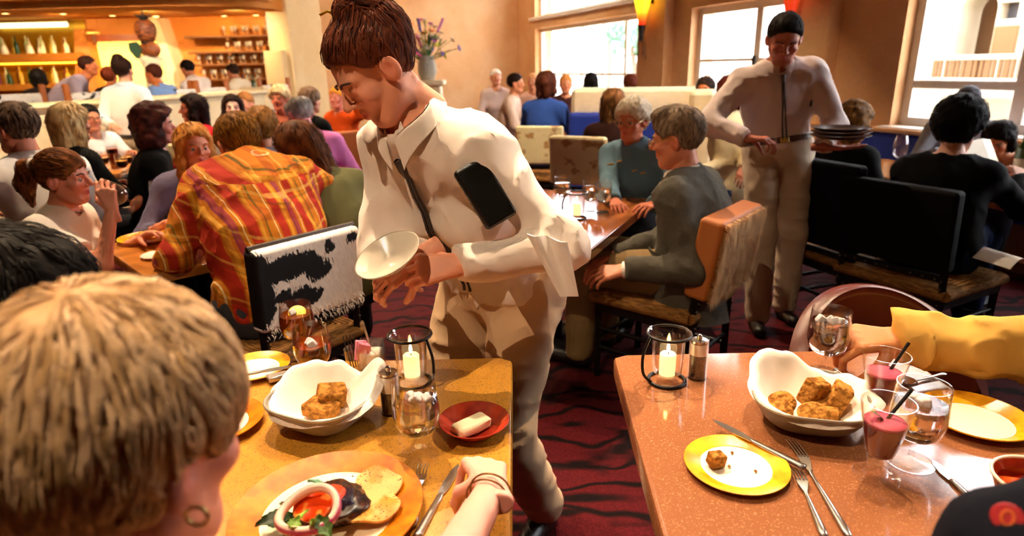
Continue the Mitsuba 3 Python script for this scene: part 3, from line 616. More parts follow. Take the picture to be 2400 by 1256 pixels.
BY = 12.6                                             # the wall behind the bar
def bar(px, py, Y=BY): return ray_at(px, py, Y)
ZS = bar(300, 41)[2]                                  # underside of the bar's lowered ceiling
x0, x1 = -10.9, COL[0] + .1
struct('wall_bar', box((x1 - x0 + .3, .3, CEIL), ((x0 + x1) / 2, BY + .32, CEIL / 2)), 'bar_plaster')
labels['ceiling_bar'] = {'kind': 'structure'}; _used['ceiling_bar'] = 1
for k in range(5):                                    # stepped soffit in front of the bar, each tier a board of its own
    yn = 10.7 - .30 * k; z = ZS + .105 * k
    pts = [(x0, yn + .55), (x0 + 3.0, yn + .1), (x0 + 5.2, yn), (x1 - .9, yn + .1), (x1 - .25, yn + .4), (x1, yn + .9)]
    m = extrude(sg.Polygon([(p[0], p[1]) for p in bez([(a, b, 0) for a, b in pts], 8)] + [(x1, BY + .3), (x0, BY + .3)]), .13 if k < 4 else CEIL - z)
    part('ceiling_bar', 'tier', mv(m, (0, 0, z)), 'bar_plaster', 20)
def bar_light(px, py):
    p = np.array(ray_z(px, py, ZS - .004)) if True else 0
    k = thing('downlight', None, 'light', 'recessed downlights over the bar')
    labels[k]['label'] = f'{nth("d")} small round lit downlight from the left in the soffit above the bar'
    part(k, 'ring', lathe([(.052, 0), (.075, 0), (.075, -.008), (.052, -.012), (.052, 0)], 20, (p[0], p[1], ZS - .001)), mat('d0b890', .3, .8), 30)
    q = lathe([(0, -.006), (.05, -.006)], 16, (p[0], p[1], ZS - .002)); q.faces = q.faces[:, ::-1] if q.face_normals[:, 2].mean() > 0 else q.faces
    part(k, 'lamp', mikit.ply(q, mat('fff0c0'), False, emitter=emit('ffd890', 14)), None)
for px, py in [(12, 31), (147, 32), (263, 36), (365, 38), (525, 37), (600, 35)]: bar_light(px, py)
# ---------------------------------------------------------------- outside the windows
struct('ground', xf(box((70, .1, 60), (0, -.35, 30.4)), WM), mat('cfc8bc', .9))
ST = mat('a89c86', .9); TANW = mat('6e4c2c', .9)
def out_pt(px, py, e):
    d = _f + (px - 1200) / FOCAL * _imr - (py - 628) / FOCAL * _imu
    s = (e + (WP - CAM) @ WN) / (d @ WN); q = CAM + d * s; r = q - WP
    return r @ WD, q[2]
E0 = 9.0
ta, za = out_pt(2232, 128, E0); tb, zb = out_pt(2318, 128, E0); tc, zc = out_pt(2275, -18, E0)
tl, _ = out_pt(2095, 100, E0); tr = out_pt(2460, 100, E0)[0] - 6; z0 = za - .02
aw = abs(tb - ta) / 2; ac = (ta + tb) / 2
arch = sg.box(ac - aw, z0 - .6, ac + aw, zc - aw).union(sg.Point(ac, zc - aw).buffer(aw, 24))
w2a, w2z = out_pt(2338, 46, E0); w2b, w2y = out_pt(2392, 2, E0)
facade = sg.box(tr, -.6, tl + 1.2, 7.5).difference(arch).difference(sg.box(min(w2a, w2b), w2z, max(w2a, w2b), w2y))
key = thing('building', 'pale stucco building with an arched opening and a balcony seen through the big right window', 'building')
part(key, 'wall', xf(mv(extrude(facade, .7), (0, 0, E0)), WM), ST)
part(key, 'arch_back', xf(box((aw * 2 + 3.5, 7, .1), (ac, 2.2, E0 + 1.3)), WM), TANW)
part(key, 'window', xf(box((abs(w2b - w2a) + .1, w2y - w2z + .1, .05), ((w2a + w2b) / 2, (w2z + w2y) / 2, E0 + .3)), WM), mat('3c3c42', .4))
t3a, z3 = out_pt(2322, 132, E0); t3b, z3b = out_pt(2392, 58, E0)
part(key, 'shutter', xf(box((abs(t3b - t3a), z3b - z3, .06), ((t3a + t3b) / 2, (z3 + z3b) / 2, E0 - .03), .01), WM), TANW)
ba, bz = out_pt(2190, 136, E0 - .9); bb, bz2 = out_pt(2420, 132, E0 - .9); bl = out_pt(2200, 182, E0 - .9)[1]
bal = thing('balcony_railing', 'white balcony railing with wooden balusters in front of the arch outside', 'railing')
part(bal, 'top_rail', xf(box((abs(bb - ba), .10, .12), ((ba + bb) / 2, bz, E0 - .9), .02), WM), ST)
part(bal, 'bottom_rail', xf(box((abs(bb - ba), .10, .12), ((ba + bb) / 2, bl - .05, E0 - .9), .02), WM), ST)
part(bal, 'slab', xf(box((abs(bb - ba) + 1, .25, .95), ((ba + bb) / 2, bl - .25, E0 - .45), .02), WM), ST)
nb_ = 16
bm_ = mat('5e4020', .8)
for i in range(nb_):
    tt = ba + (bb - ba) * (i + .5) / nb_
    part(bal, 'baluster', xf(box((.07 + .05 * (i % 3 == 0), bz - bl, .05), (tt, (bz + bl) / 2, E0 - .9), .01), WM), bm_)
def tree(px, py, e, h, seed, label):
    t, _ = out_pt(px, py, e); k = thing('tree', label, 'tree'); base = wall_pt(t, e, -.3); r = np.random.default_rng(seed)
    part(k, 'trunk', tube(bez([base, base + [.1, .05, h * .4], base + [-.05, 0, h * .75]], 6), np.linspace(.14, .06, 12)), mat('6a5a4c', .9), True)
    P = []
    for i in range(260):
        q = norm(r.normal(size=3)) * r.random() ** .4 * np.array([1.0, 1.0, .8]) * h * .28 + base + [0, 0, h * .82]; a = norm(r.normal(size=3)); b = norm(np.cross(a, r.normal(size=3))); s = .16
        P.append(trimesh.Trimesh([q - a * s, q + b * s * .5, q + a * s, q - b * s * .5], [[0, 1, 2], [0, 2, 3]], process=False))
    part(k, 'foliage', cat_(P), mat('4f8a68', .7), False, kind='stuff')
tree(1484, 120, 6.0, 3.2, 1, 'small green tree outside the last pane of the far window')
tree(1425, 120, 9.0, 4.6, 2, 'slender tree outside the middle of the far window')

# ---------------------------------------------------------------- bar: back wall shelves, glowing niche, glasses, bottles
def prof_bottle(kind, s=1.0):
    P = {0: [(0, 0), (.036, 0), (.038, .01), (.038, .18), (.030, .205), (.014, .235), (.013, .29), (.015, .295), (.015, .31), (0, .31)],
         1: [(0, 0), (.045, 0), (.047, .01), (.045, .13), (.036, .17), (.013, .19), (.013, .24), (.016, .245), (.016, .27), (0, .27)],
         2: [(0, 0), (.040, 0), (.034, .05), (.040, .14), (.028, .2), (.012, .24), (.012, .30), (.015, .32), (0, .32)],
         3: [(0, 0), (.058, 0), (.055, .06), (.030, .17), (.014, .22), (.013, .27), (.016, .28), (0, .28)]}[kind]
    return np.array(P) * s
BOT = [mat('1c3a14', .12, 0, .8), mat('8a4a10', .12, 0, .8), mat('c8a030', .12, 0, .8), mat('0c1410', .12, 0, .8), mat('d8e0b0', .12, 0, .8), mat('f4ead0', .3), mat('5a1c10', .15), mat('101840', .2)]
BNAME = ['dark green', 'brown', 'golden', 'black', 'pale clear', 'cream white', 'red-brown', 'dark blue']
_bot = {}
def bottle(x, y, z, kind, c, label, group, s=1.0):
    if (kind, s) not in _bot: _bot[kind, s] = lathe(prof_bottle(kind, s), 14)
    return solo('bottle', mv(_bot[kind, s], (x, y, z)), BOT[c], label, 'bottle', 40, group)
def shelf(name, px0, px1, py, thick_px, Y, mt, label, depth=.34):
    a, b = bar(px0, py, Y), bar(px1, py, Y); th = thick_px * Y / 1520
    k = thing(name, label, 'shelf'); zt = (a[2] + b[2]) / 2
    part(k, 'board', box((b[0] - a[0], depth, th), ((a[0] + b[0]) / 2, Y + depth / 2 - .02, zt - th / 2), .006), mt)
    return k, a[0], b[0], zt
WOODB = mat('a0601c', .5); WOODD = mat('6a3c16', .5)
YS = BY - .22
mir = thing('bar_mirror', 'amber-lit mirror panel behind the upper bottles of the bar', 'mirror')
a, b = bar(-70, 196, BY + .14), bar(196, 46, BY + .14)
part(mir, 'panel', box((b[0] - a[0], .02, b[2] - a[2]), ((a[0] + b[0]) / 2, BY + .15, (a[2] + b[2]) / 2)), mat('b8801c', .22, .6))
S1, sx0, sx1, sz1 = shelf('bar_shelf', -70, 190, 126, 17, YS, WOODB, 'upper wooden bottle shelf of the bar, under the pale light tube')
S2, _, _, sz2 = shelf('bar_shelf', -70, 200, 197, 14, YS, WOODB, 'lower wooden bottle shelf of the bar, above the cowhide stools')
part(S1, 'light_strip', mikit.ply(box((sx1 - sx0 - .1, .05, .03), ((sx0 + sx1) / 2 - .02, YS + .02, sz1 - .17)), mat('ffcc60'), False, emitter=emit('ffb020', 3.0)), None)
a, b = bar(-70, 62, YS), bar(160, 62, YS)
lt = thing('light_tube', 'long pale greenish light tube above the bar bottles', 'light')
part(lt, 'tube', mikit.ply(box((b[0] - a[0], .06, .085), ((a[0] + b[0]) / 2, YS, a[2]), .02), mat('f0ffd0'), False, emitter=emit('e8f4a8', 2.4)), None)
part(lt, 'bracket', box((b[0] - a[0], .05, .03), ((a[0] + b[0]) / 2, YS + .05, a[2] + .07)), WOODD)
rb = np.random.default_rng(5)
GU, GL = 'bottles on the upper bar shelf', 'bottles on the lower bar shelf'
for i in range(17):
    x = sx0 + .38 + i * .115 + rb.uniform(-.015, .015)
    if x > sx1 - .08: break
    c = int(rb.choice([0, 5, 2, 1, 4, 2, 4])) if i < 13 else [3, 7, 5, 6][i - 13]
    kd = 3 if c == 5 else int(rb.integers(0, 3)); bottle(x, YS + .08 + (i % 2) * .09, sz1 + .001, kd, c, f'{nth(("u", c))} {BNAME[c]} bottle from the left on the upper bar shelf', GU, 1.0)
for i in range(19):
    x = sx0 + .35 + i * .108 + rb.uniform(-.015, .015)
    if x > sx1 + .02: break
    c = int(rb.choice([0, 1, 2, 2, 1, 4, 6])); bottle(x, YS + .08 + (i % 2) * .09, sz2 + .001, int(rb.integers(0, 3)), c, f'{nth(("l", c))} {BNAME[c]} bottle from the left on the lower bar shelf', GL, 1.0)
# glowing niche with slanted sides
def bpoly(pts, Y, th):
    q = [bar(x, y, Y) for x, y in pts]; m = extrude(sg.Polygon([(v[0], v[2]) for v in q]), th)
    return xf(m, frame((0, Y, 0), [1, 0, 0], [0, 0, 1], [0, -1, 0]))
ni = thing('glowing_panel', 'bright amber backlit panel in the slanted niche behind the bar', 'light panel')
nm = bpoly([(226, 97), (396, 93), (446, 238), (262, 240)], BY + .16, .03)
part(ni, 'panel', mikit.ply(nm, mat('ffd060'), False, emitter={**emit('ffcc58', 1.9), 'sampling_weight': .5}), None)
labels['trim_1'] = {'kind': 'structure'}
part('trim_1', 'buttress', bpoly([(375, 44), (396, 44), (468, 250), (444, 250)], BY + .17, .42), 'cream_plaster')
part('trim_1', 'buttress', bpoly([(196, 70), (222, 70), (262, 250), (205, 250)], BY + .17, .30), 'bar_plaster')
part('trim_1', 'hood', bpoly([(228, 84), (392, 80), (398, 95), (232, 99)], BY + .17, .30), mat('8a3a14', .4))
for px, py, l in [(218, 78, 'round glowing lamp at the left top of the amber niche'), (368, 72, 'round glowing lamp right of the carved totem')]:
    p = bar(px, py, BY - .12); k = thing('cup_lamp', l, 'lamp')
    part(k, 'shade', mikit.ply(lathe([(0, .02), (.10, .02), (.115, .0), (.09, -.02), (0, -.03)], 20, p), mat('ffe090'), True, emitter=emit('ffd870', 3.0)), None)
    part(k, 'cup', lathe([(0, -.20), (.03, -.2), (.05, -.12), (.04, -.04), (0, -.035)], 16, p), mat('6a3a14', .4))
# glass racks on the right of the bar
GP = np.array([(0, 0), (.030, .0), (.031, .003), (.004, .008), (.004, .07), (.022, .085), (.034, .115), (.033, .17), (.031, .17), (.032, .115), (.02, .088), (0, .078)])
_gl = lathe(GP, 14); BOWLM = 'pale_glass'; scene['pale_glass'] = {'type': 'principled', 'base_color': {'type': 'rgb', 'value': [.9, .82, .7]}, 'spec_trans': .5, 'roughness': .1, 'eta': 1.2}
RX = [(430, 84, 82), (432, 122, 117), (436, 151, 147), (440, 186, 182)]
for r, (px, pa, pb) in enumerate(RX):
    a, b = bar(px + r * 8, pa, YS), bar(656, pb, YS); zt = (a[2] + b[2]) / 2
    k = thing('glass_shelf', ['topmost dark shelf of stemmed glasses right of the slanted buttress', 'second dark shelf of stemmed glasses from the top', 'third dark shelf of stemmed glasses from the top', 'lowest dark shelf of stemmed glasses behind the bartenders'][r], 'shelf')
    part(k, 'board', box((b[0] - a[0], .36, .035), ((a[0] + b[0]) / 2, YS + .17, zt - .0175), .004), WOODD)
    part(k, 'bracket', box((.05, .34, .06), (a[0] * .55 + b[0] * .45, YS + .17, zt - .05)), WOODD)
    n_ = int((b[0] - a[0] - .1) / .105)
    for i in range(n_):
        x = a[0] + .08 + i * .105
        if r < 2 and i < n_ * .35: continue
        solo('stemmed_glass', mv(_gl, (x, YS + .12 + .1 * (i % 2), zt + .001)), BOWLM, f'{nth(r)} empty stemmed glass from the left on the {["topmost", "second", "third", "lowest"][r]} bar shelf', 'glass', 40, ['glasses on the topmost bar shelf', 'glasses on the second bar shelf', 'glasses on the third bar shelf', 'glasses on the lowest bar shelf'][r])
# carved totem
p = ray_at(345, 205, 10.4); tz = lambda py: ray_at(345, py, 10.4)[2]
to = thing('carved_totem', 'carved wooden totem with black leafy crown standing on the bar', 'sculpture')
P0 = np.array([ray_at(346, 100, 10.4)[0], 10.4, 0])
part(to, 'barrel', lathe([(0, tz(97)), (.10, tz(97)), (.13, tz(85)), (.15, tz(70)), (.135, tz(56)), (.09, tz(48)), (0, tz(47))], 24, P0), pmat('totem_wood', lambda p, n, uv: mix(lin('7a3c14'), lin('4a200c'), smoothstep(.3, .7, mnoise(p.x * 20, p.y * 20, p.z * 45))), .6), True)
part(to, 'crown', cat_([rot(mv(trimesh.creation.cone(.035, .16, sections=6), (0, 0, .0)), [math.cos(q), math.sin(q), 0], 52 if q else 0) for q in np.linspace(0, 6.28, 8)]).apply_translation(P0 + [0, 0, tz(48)]), mat('0e0c08', .6), False)
part(to, 'neck_band', lathe([(0, tz(103)), (.09, tz(103)), (.10, tz(100)), (.09, tz(97)), (0, tz(97))], 20, P0), mat('1a120c', .5))
part(to, 'belly', lathe([(0, tz(130)), (.09, tz(130)), (.14, tz(120)), (.14, tz(112)), (.09, tz(103)), (0, tz(102))], 24, P0), 'totem_wood', True)
part(to, 'ball', mv(trimesh.creation.icosphere(3, .11), P0 + [.12, -.12, tz(117)]), mat('7a4020', .5), True)
part(to, 'leaf', xf(extrude(sg.Polygon([(0, 0), (-.06, .10), (-.15, .09), (-.15, 0), (-.08, -.10)]).buffer(.02), .05), frame(P0 + [-.05, -.1, tz(118)], [1, 0, 0], [0, 0, 1], [0, -1, 0])), mat('1c3a28', .5))
part(to, 'pedestal', lathe([(0, .6), (.16, .6), (.12, tz(160)), (.17, tz(138)), (.12, tz(130)), (0, tz(130))], 24, P0), mat('e8dcc0', .6), True)

# ---------------------------------------------------------------- half wall, stools and counter of the bar
HL, HR = np.array([-4.42, 5.2, 0]), np.array([-3.36, 9.15, 0]); hd = norm(HR - HL); hn = np.array([-hd[1], hd[0], 0])
HM = frame(HL, hd, hn, [0, 0, 1]); hl = np.linalg.norm(HR - HL)
labels['wall_partition'] = {'kind': 'structure'}; _used['wall_partition'] = 1
part('wall_partition', 'body', xf(box((hl + 1.6, .36, 1.25), (hl / 2 - .8, .18, .625), .03), HM), 'cream_plaster')
lx = HL + hd * -1.6
part('wall_partition', 'coping', xf(box((hl + 1.7, .5, .05), (hl / 2 - .8, .22, 1.235), .02), HM), mat('f4e2b4', .35))
part('wall_partition', 'end_post', xf(box((.14, .46, 1.30), (hl, .2, .65), .03), HM), 'cream_plaster')
def cow_fn(sc, seed, thr=.5):
    def fn(p, n, uv):
        a = mfbm(p.x * sc + seed, p.y * sc + seed * 2, p.z * sc, 3); hr = mnoise(p.x * 90, p.y * 90, p.z * 260)
        return mix(lin('f4efe6'), lin('0c0a09'), smoothstep(thr, thr + .035, a + (hr - .5) * .035)) * (.88 + .2 * hr)
    return fn
pmat('cowhide', cow_fn(7.0, 3.3), .7, spec=.2, sheen=.3)
def bar_stool(x, y, deg, label):
    M = place(x, y, 0, deg); k = thing('bar_stool', label, 'stool', 'cowhide stools along the bar')
    part(k, 'seat', xf(rbox((.42, .42, .07), (0, 0, .76), .03), M), mat('6a3a1c', .5), True)
    part(k, 'backrest', xf(rbox((.50, .07, .42), (0, -.22, 1.10), .03), M), 'cowhide', True)
    for sx in (-1, 1):
        part(k, 'back_post', xf(box((.07, .05, .70), (sx * .28, -.21, 1.06), .012), M), mat('a05418', .5))
        for sy in (-1, 1): part(k, 'leg', xf(tube([(sx * .17, sy * .17, .74), (sx * .21, sy * .21, 0)], [.018, .014]), M), mat('2a180c', .5), True)
    part(k, 'footrest', xf(tube([(.2 * a, .2 * b, .25) for a, b in ((1, 1), (-1, 1), (-1, -1), (1, -1))], .01, 6, True), M), mat('2a180c', .5), True)
for px, Y, l in [(18, 8.0, 'cowhide bar stool at the left edge of the bar'), (190, 8.1, 'cowhide bar stool under the man in the grey-lilac shirt'), (392, 8.6, 'cowhide bar stool under the man in the blue shirt'), (468, 9.1, 'cowhide bar stool before the first white-shirted bartender'), (622, 10.2, 'cowhide bar stool at the column end of the bar')]:
    q = ray_at(px, 215, Y); bar_stool(q[0], q[1], 62, l)
ct = thing('bar_counter', 'long wooden bar counter in front of the bartenders', 'counter')
c0, c1 = ray_at(-40, 230, 9.0), ray_at(640, 200, 11.2); cdv = norm((c1 - c0) * [1, 1, 0]); CM = frame((c0[0], c0[1], 0), cdv, np.cross([0, 0, 1], cdv), [0, 0, 1]); cl = np.linalg.norm((c1 - c0)[:2])
part(ct, 'top', xf(box((cl, .6, .06), (cl / 2, .3, 1.07), .015), CM), mat('8a4a1c', .3)); part(ct, 'front', xf(box((cl, .08, 1.04), (cl / 2, .25, .52)), CM), WOODD)
for i, (px, c, kd) in enumerate([(596, 0, 0), (606, 4, 1), (613, 5, 0), (582, 4, 0), (570, 6, 2), (560, 4, 1)]):
    s_ = (px - (-40)) / 680 * cl; q = c0 + cdv * s_
    nrm = np.cross([0, 0, 1], cdv); q = q + nrm * .3; bottle(q[0], q[1], 1.101, kd, c, f'{nth(("c", c))} {BNAME[c]} bottle on the bar counter by the bartender nearest the column', 'bottles on the bar counter', 1.15)

# ---------------------------------------------------------------- sconces, flowers, booth, banquette
def sconce(t, zt, label, yellow):
    q = wall_pt(t, -.33, 0); k = thing('wall_sconce', label, 'sconce')
    zz = np.linspace(0, 1, 15); rr = .045 + .150 * zz ** 1.25; zs = zt - .62 + .62 * zz
    m = lathe(np.stack([rr, zs], 1), 28, q); hgt = (m.vertices[:, 2] - zs[0]) / .62
    st = np.array([lin('a01206'), lin('c82a08'), lin('f07810') if yellow else lin('d03008'), lin('ffd020') if yellow else lin('e04808')]); h3 = np.interp(hgt, [0, .10, .22, .36, 1], [0, 1, 2, 2.999, 2.999]); i3 = h3.astype(int); fr_ = (h3 - i3)[:, None]
    col = (st[i3] * (1 - fr_) + st[np.minimum(i3 + 1, 3)] * fr_) * (1.7 if yellow else .6)
    part(k, 'shade', mikit.ply(m, mat('c03010', .5), True, color=col, emitter={'type': 'area', 'sampling_weight': .1, 'radiance': {'type': 'mesh_attribute', 'name': 'vertex_color'}}), None)
    zb = zs[0]
    part(k, 'finial', lathe([(0, zb - .20), (.02, zb - .2), (.035, zb - .1), (.05, zb - .03), (.06, zb + .01), (0, zb + .02)], 16, q), mat('120a08', .5), True)
    part(k, 'wires', cat_([tube(bez([q + [0, 0, zb - .08], q + [.05 * math.cos(a), .05 * math.sin(a), zb - .2], q + [.075 * math.cos(a), .075 * math.sin(a), zb - .42 + .05 * math.sin(3 * a)]], 5), .005, 5) for a in np.linspace(0, 6, 7)]), mat('1a0c08', .5), True)
    part(k, 'bracket', xf(box((.05, .05, .2), (t, zt - .3, -.22)), WM), mat('120a08', .5))
sconce(3.93, 2.62, 'glowing yellow and red cone sconce on the pilaster between the far windows', True)
sconce(1.16, 2.52, 'dark red cone sconce behind the head of the right waiter', False)

fp = ray_at(1000, 140, 9.0)
ped = thing('pedestal', 'cream plaster pedestal carrying the flower arrangement by the back wall', 'pedestal')
part(ped, 'shaft', box((.36, .36, 1.28), (fp[0], fp[1], .64), .02), 'cream_plaster'); part(ped, 'cap', box((.46, .46, .07), (fp[0], fp[1], 1.31), .015), 'cream_plaster')
va = thing('vase', 'grey stone vase holding the colourful bouquet', 'vase')
part(va, 'body', lathe([(0, 1.347), (.09, 1.347), (.13, 1.45), (.12, 1.56), (.09, 1.62), (.11, 1.66), (.095, 1.66), (.075, 1.62), (.0, 1.5)], 24, (fp[0], fp[1], 0)), mat('a09888', .7), True)
bq = thing('bouquet', 'tall bouquet of pink purple white and orange flowers against the back wall', 'flowers')
rf = np.random.default_rng(12); top0 = np.array([fp[0], fp[1], 1.60]); fc = ['c83c80', '9a3a90', 'f4eee0', 'f0a020', 'e060a0', 'd8d040', '6a4a9a', 'e87030', 'f6e8f0']
fm = [mat(c, .7) for c in fc]; gm = mat('3f6a2c', .6)
_pet = []
for a in np.linspace(0, 2 * np.pi, 7)[:-1]: _pet.append(xf(trimesh.creation.icosphere(1, 1.0), frame((.6 * math.cos(a), .6 * math.sin(a), .1), np.array([math.cos(a), math.sin(a), .4]) * .55, np.array([-math.sin(a), math.cos(a), 0]) * .38, np.array([0, 0, .22]))))
_flw = cat_(_pet + [trimesh.creation.icosphere(1, .3)])
for i in range(46):
    a, el = rf.uniform(0, 6.28), rf.uniform(.15, 1.4); d = np.array([math.cos(a) * math.cos(el) * 1.0, math.sin(a) * math.cos(el) * .7, math.sin(el)]); L_ = rf.uniform(.22, .52) * (1 if i % 5 else 1.25); tip = top0 + d * L_ + [0, 0, .02]
    part(bq, 'stem', tube(bez([top0 + [0, 0, -.06], top0 + d * L_ * .5 + [0, 0, .02], tip], 3), .004, 4), gm, True)
    x_ = norm(np.cross(d, [.1, .2, 1])); y_ = np.cross(d, x_); s_ = rf.uniform(.028, .05)
    if i % 7 == 3: part(bq, 'spike', cat_([mv(trimesh.creation.icosphere(1, .017), tip + d * j * .024) for j in range(-4, 4)]), fm[[1, 6, 4][i % 3]], False)
    else: part(bq, 'flower', xf(_flw, frame(tip, x_ * s_, y_ * s_, d * s_)), fm[int(rf.integers(0, len(fm)))], False)
for i in range(34):
    a, el = rf.uniform(0, 6.28), rf.uniform(-.3, 1.2); d = np.array([math.cos(a) * math.cos(el), math.sin(a) * math.cos(el) * .7, math.sin(el)]); q = top0 + d * rf.uniform(.1, .36); x_ = norm(np.cross(d, [.1, .2, 1]))
    part(bq, 'leaf', trimesh.Trimesh([q - d * .06, q + x_ * .018 + [0, 0, .006], q + d * .07, q - x_ * .018 + [0, 0, .006]], [[0, 1, 2], [0, 2, 3]], process=False), gm, False)

BLUE = mat('1a2f8a', .6, 0, .3, .4)
B0, B1 = np.array([.62, 6.52, 0]), np.array([1.95, 6.10, 0]); bd_ = norm(B1 - B0); bn_ = np.array([-bd_[1], bd_[0], 0]); BMx = frame(B0, bd_, bn_, [0, 0, 1]); bl_ = np.linalg.norm(B1 - B0)
bo = thing('booth', 'cream plaster booth with royal blue cushions between the back tables and the window', 'booth')
part(bo, 'partition', xf(box((bl_, .26, 1.28), (bl_ / 2, .13, .64), .04), BMx), 'cream_plaster'); part(bo, 'return', xf(box((.22, .9, 1.28), (bl_ - .11, -.3, .64), .04), BMx), 'cream_plaster')
part(bo, 'back_cushion', xf(rbox((bl_ - .3, .12, .5), ((bl_ - .3) / 2, -.06, .80), .04), BMx), BLUE, True); part(bo, 'seat_cushion', xf(rbox((bl_ - .3, .5, .13), ((bl_ - .3) / 2, -.3, .42), .04), BMx), BLUE, True)
part(bo, 'base', xf(box((bl_ - .3, .48, .36), ((bl_ - .3) / 2, -.28, .18), .01), BMx), WOODD)
bk = thing('banquette', 'long royal blue banquette under the big right window', 'bench')
part(bk, 'backrest', xf(rbox((5.6, .42, .12), (-1.2, .64, -.07), .05), WM), BLUE, True); part(bk, 'seat', xf(rbox((5.6, .13, .52), (-1.2, .42, -.30), .05), WM), BLUE, True)
part(bk, 'base', xf(box((5.6, .36, .46), (-1.2, .18, -.27)), WM), WOODD); part(bk, 'ledge', xf(box((5.6, .04, .17), (-1.2, .872, -.085), .01), WM), mat('c89058', .4))
# ---------------------------------------------------------------- tables and chairs
def stone_fn(c1, c2, c3, sc):
    def fn(p, n, uv):
        a = mfbm(p.x * 3.1, p.y * 3.1, p.z * 3, 3); s = mnoise(p.x * sc, p.y * sc, p.z * sc); s2 = mnoise(p.x * sc * .45 + 7, p.y * sc * .45, p.z * 90)
        return mix(mix(c1, c2, smoothstep(.3, .7, a)), c3, .62 * smoothstep(.70, .86, s) + .45 * smoothstep(.76, .88, s2))
    return fn
pmat('stone_ochre', stone_fn(lin('b47e2c'), lin('a06a22'), lin('5c4020'), 420), .22, spec=.5, coat=.35)
pmat('stone_terracotta', stone_fn(lin('8e5a3a'), lin('7e4c2e'), lin('a87852'), 420), .10, spec=.6, coat=1.0)
def wood_fn(c1, c2, ax=0):
    def fn(p, n, uv):
        u = p.x * .6 + p.y * .8; v = -p.x * .8 + p.y * .6
        g = mfbm(v * 22 + mnoise(u * 2, v * 3, 0) * 3, u * 1.6, p.z * 20, 3)
        return mix(c1, c2, smoothstep(.25, .75, g))
    return fn
pmat('table_wood', wood_fn(lin('8a4e22'), lin('6a3615')), .12, spec=.5, coat=.6)
pmat('table_wood_yellow', wood_fn(lin('a8682a'), lin('8a4f1a')), .2, spec=.5, coat=.4)
IRON = mat('0b0b0d', .45, .3); BLACKW = mat('070708', .5, 0, .3)
def table(corners, z, th, mt, label, edge=None, bev=.012):
    k = thing('dining_table', label, 'table'); P = np.array([c[:2] for c in corners]); c = P.mean(0)
    poly = sg.Polygon(P).buffer(-.03).buffer(.03)
    m = extrude(poly, th - 2 * bev, (0, 0, z - th + bev)); top = extrude(poly.buffer(-bev), bev, (0, 0, z - bev)); 
    lo_, hi_ = poly.buffer(-bev), poly
    n_ = 120; f1 = np.array([lo_.exterior.interpolate(i / n_, normalized=True).coords[0] for i in range(n_)]); 
    f2 = np.array([hi_.exterior.interpolate(hi_.exterior.project(sg.Point(*q))).coords[0] for q in f1])
    rings = [np.c_[f1, np.full(n_, z)], np.c_[f2 * .7 + f1 * .3, np.full(n_, z - bev * .3)], np.c_[f2, np.full(n_, z - bev)], np.c_[f2, np.full(n_, z - th + .004)], np.c_[f1, np.full(n_, z - th)]]
    V = np.vstack(rings + [[[*c, z]], [[*c, z - th]]]); F = []
    for r in range(4):
        for i in range(n_): j = (i + 1) % n_; F += [[r * n_ + i, (r + 1) * n_ + j, r * n_ + j], [r * n_ + i, (r + 1) * n_ + i, (r + 1) * n_ + j]]
    for i in range(n_): j = (i + 1) % n_; F += [[i, j, 5 * n_], [4 * n_ + j, 4 * n_ + i, 5 * n_ + 1]]
    m = trimesh.Trimesh(V, F, process=False); m.fix_normals()
    part(k, 'tabletop', m, mt, 25)
    part(k, 'pedestal', lathe([(0, .03), (.05, .03), (.045, z - th - .02), (.12, z - th), (0, z - th)], 24, (*c, 0)), IRON, 30)
    part(k, 'base', lathe([(0, 0), (.26, 0), (.26, .02), (.06, .05), (0, .05)], 32, (*c, 0)), IRON, 30)
    return k
def quad(A, e1, l1, e2, l2):
    A, e1, e2 = np.array(A, float), norm(e1), norm(e2); return [A, A + e1 * l1, A + e1 * l1 + e2 * l2, A + e2 * l2]
TZ = .75
table([(-.86, .62), (-.012, .62), (-.004, 1.563), (-.86, 1.563)], TZ, .045, 'stone_ochre', 'ochre speckled stone dining table in the left foreground under the bread bowl')
table([(.228, .55), (1.045, .55), (1.045, 1.563), (.268, 1.563)], TZ, .05, 'stone_terracotta', 'polished terracotta stone dining table in the right foreground')
T3 = quad((.305, 2.536), (.43, .90), 1.32, (-.90, .43), .8); table(T3, .74, .05, 'table_wood', 'polished brown wooden table in front of the man in tweed')
T4 = quad((-1.45, 2.37), (.72, .69), .82, (-.69, .72), .70); table(T4, .74, .045, 'table_wood_yellow', 'wooden table between the ponytailed girl and the plaid-shirted man')
T5 = quad((2.74, 2.85), (-.19, .98), 2.05, (.98, .19), .62); table(T5, TZ, .05, 'table_wood', 'wooden table before the blue banquette on the right')
T6 = quad((-3.85, 4.85), (.95, .3), .75, (-.3, .95), .74); table(T6, TZ, .045, 'table_wood_yellow', 'yellow-lit wooden table with a glass of beer in front of the standing waiter')
table(quad((-2.1, 7.0), (.9, .2), .8, (-.2, .9), .8), TZ, .045, 'table_wood_yellow', 'far wooden table among the diners before the back wall')
table(quad((.35, 7.15), (.9, -.2), .6, (.2, .9), .45), TZ, .045, 'table_wood', 'far table beside the cream booth with the man in blue')
table(quad((1.0, 5.38), (.95, -.2), .55, (.2, .95), .45), TZ, .045, 'table_wood', 'table between the booth and the right waiter')

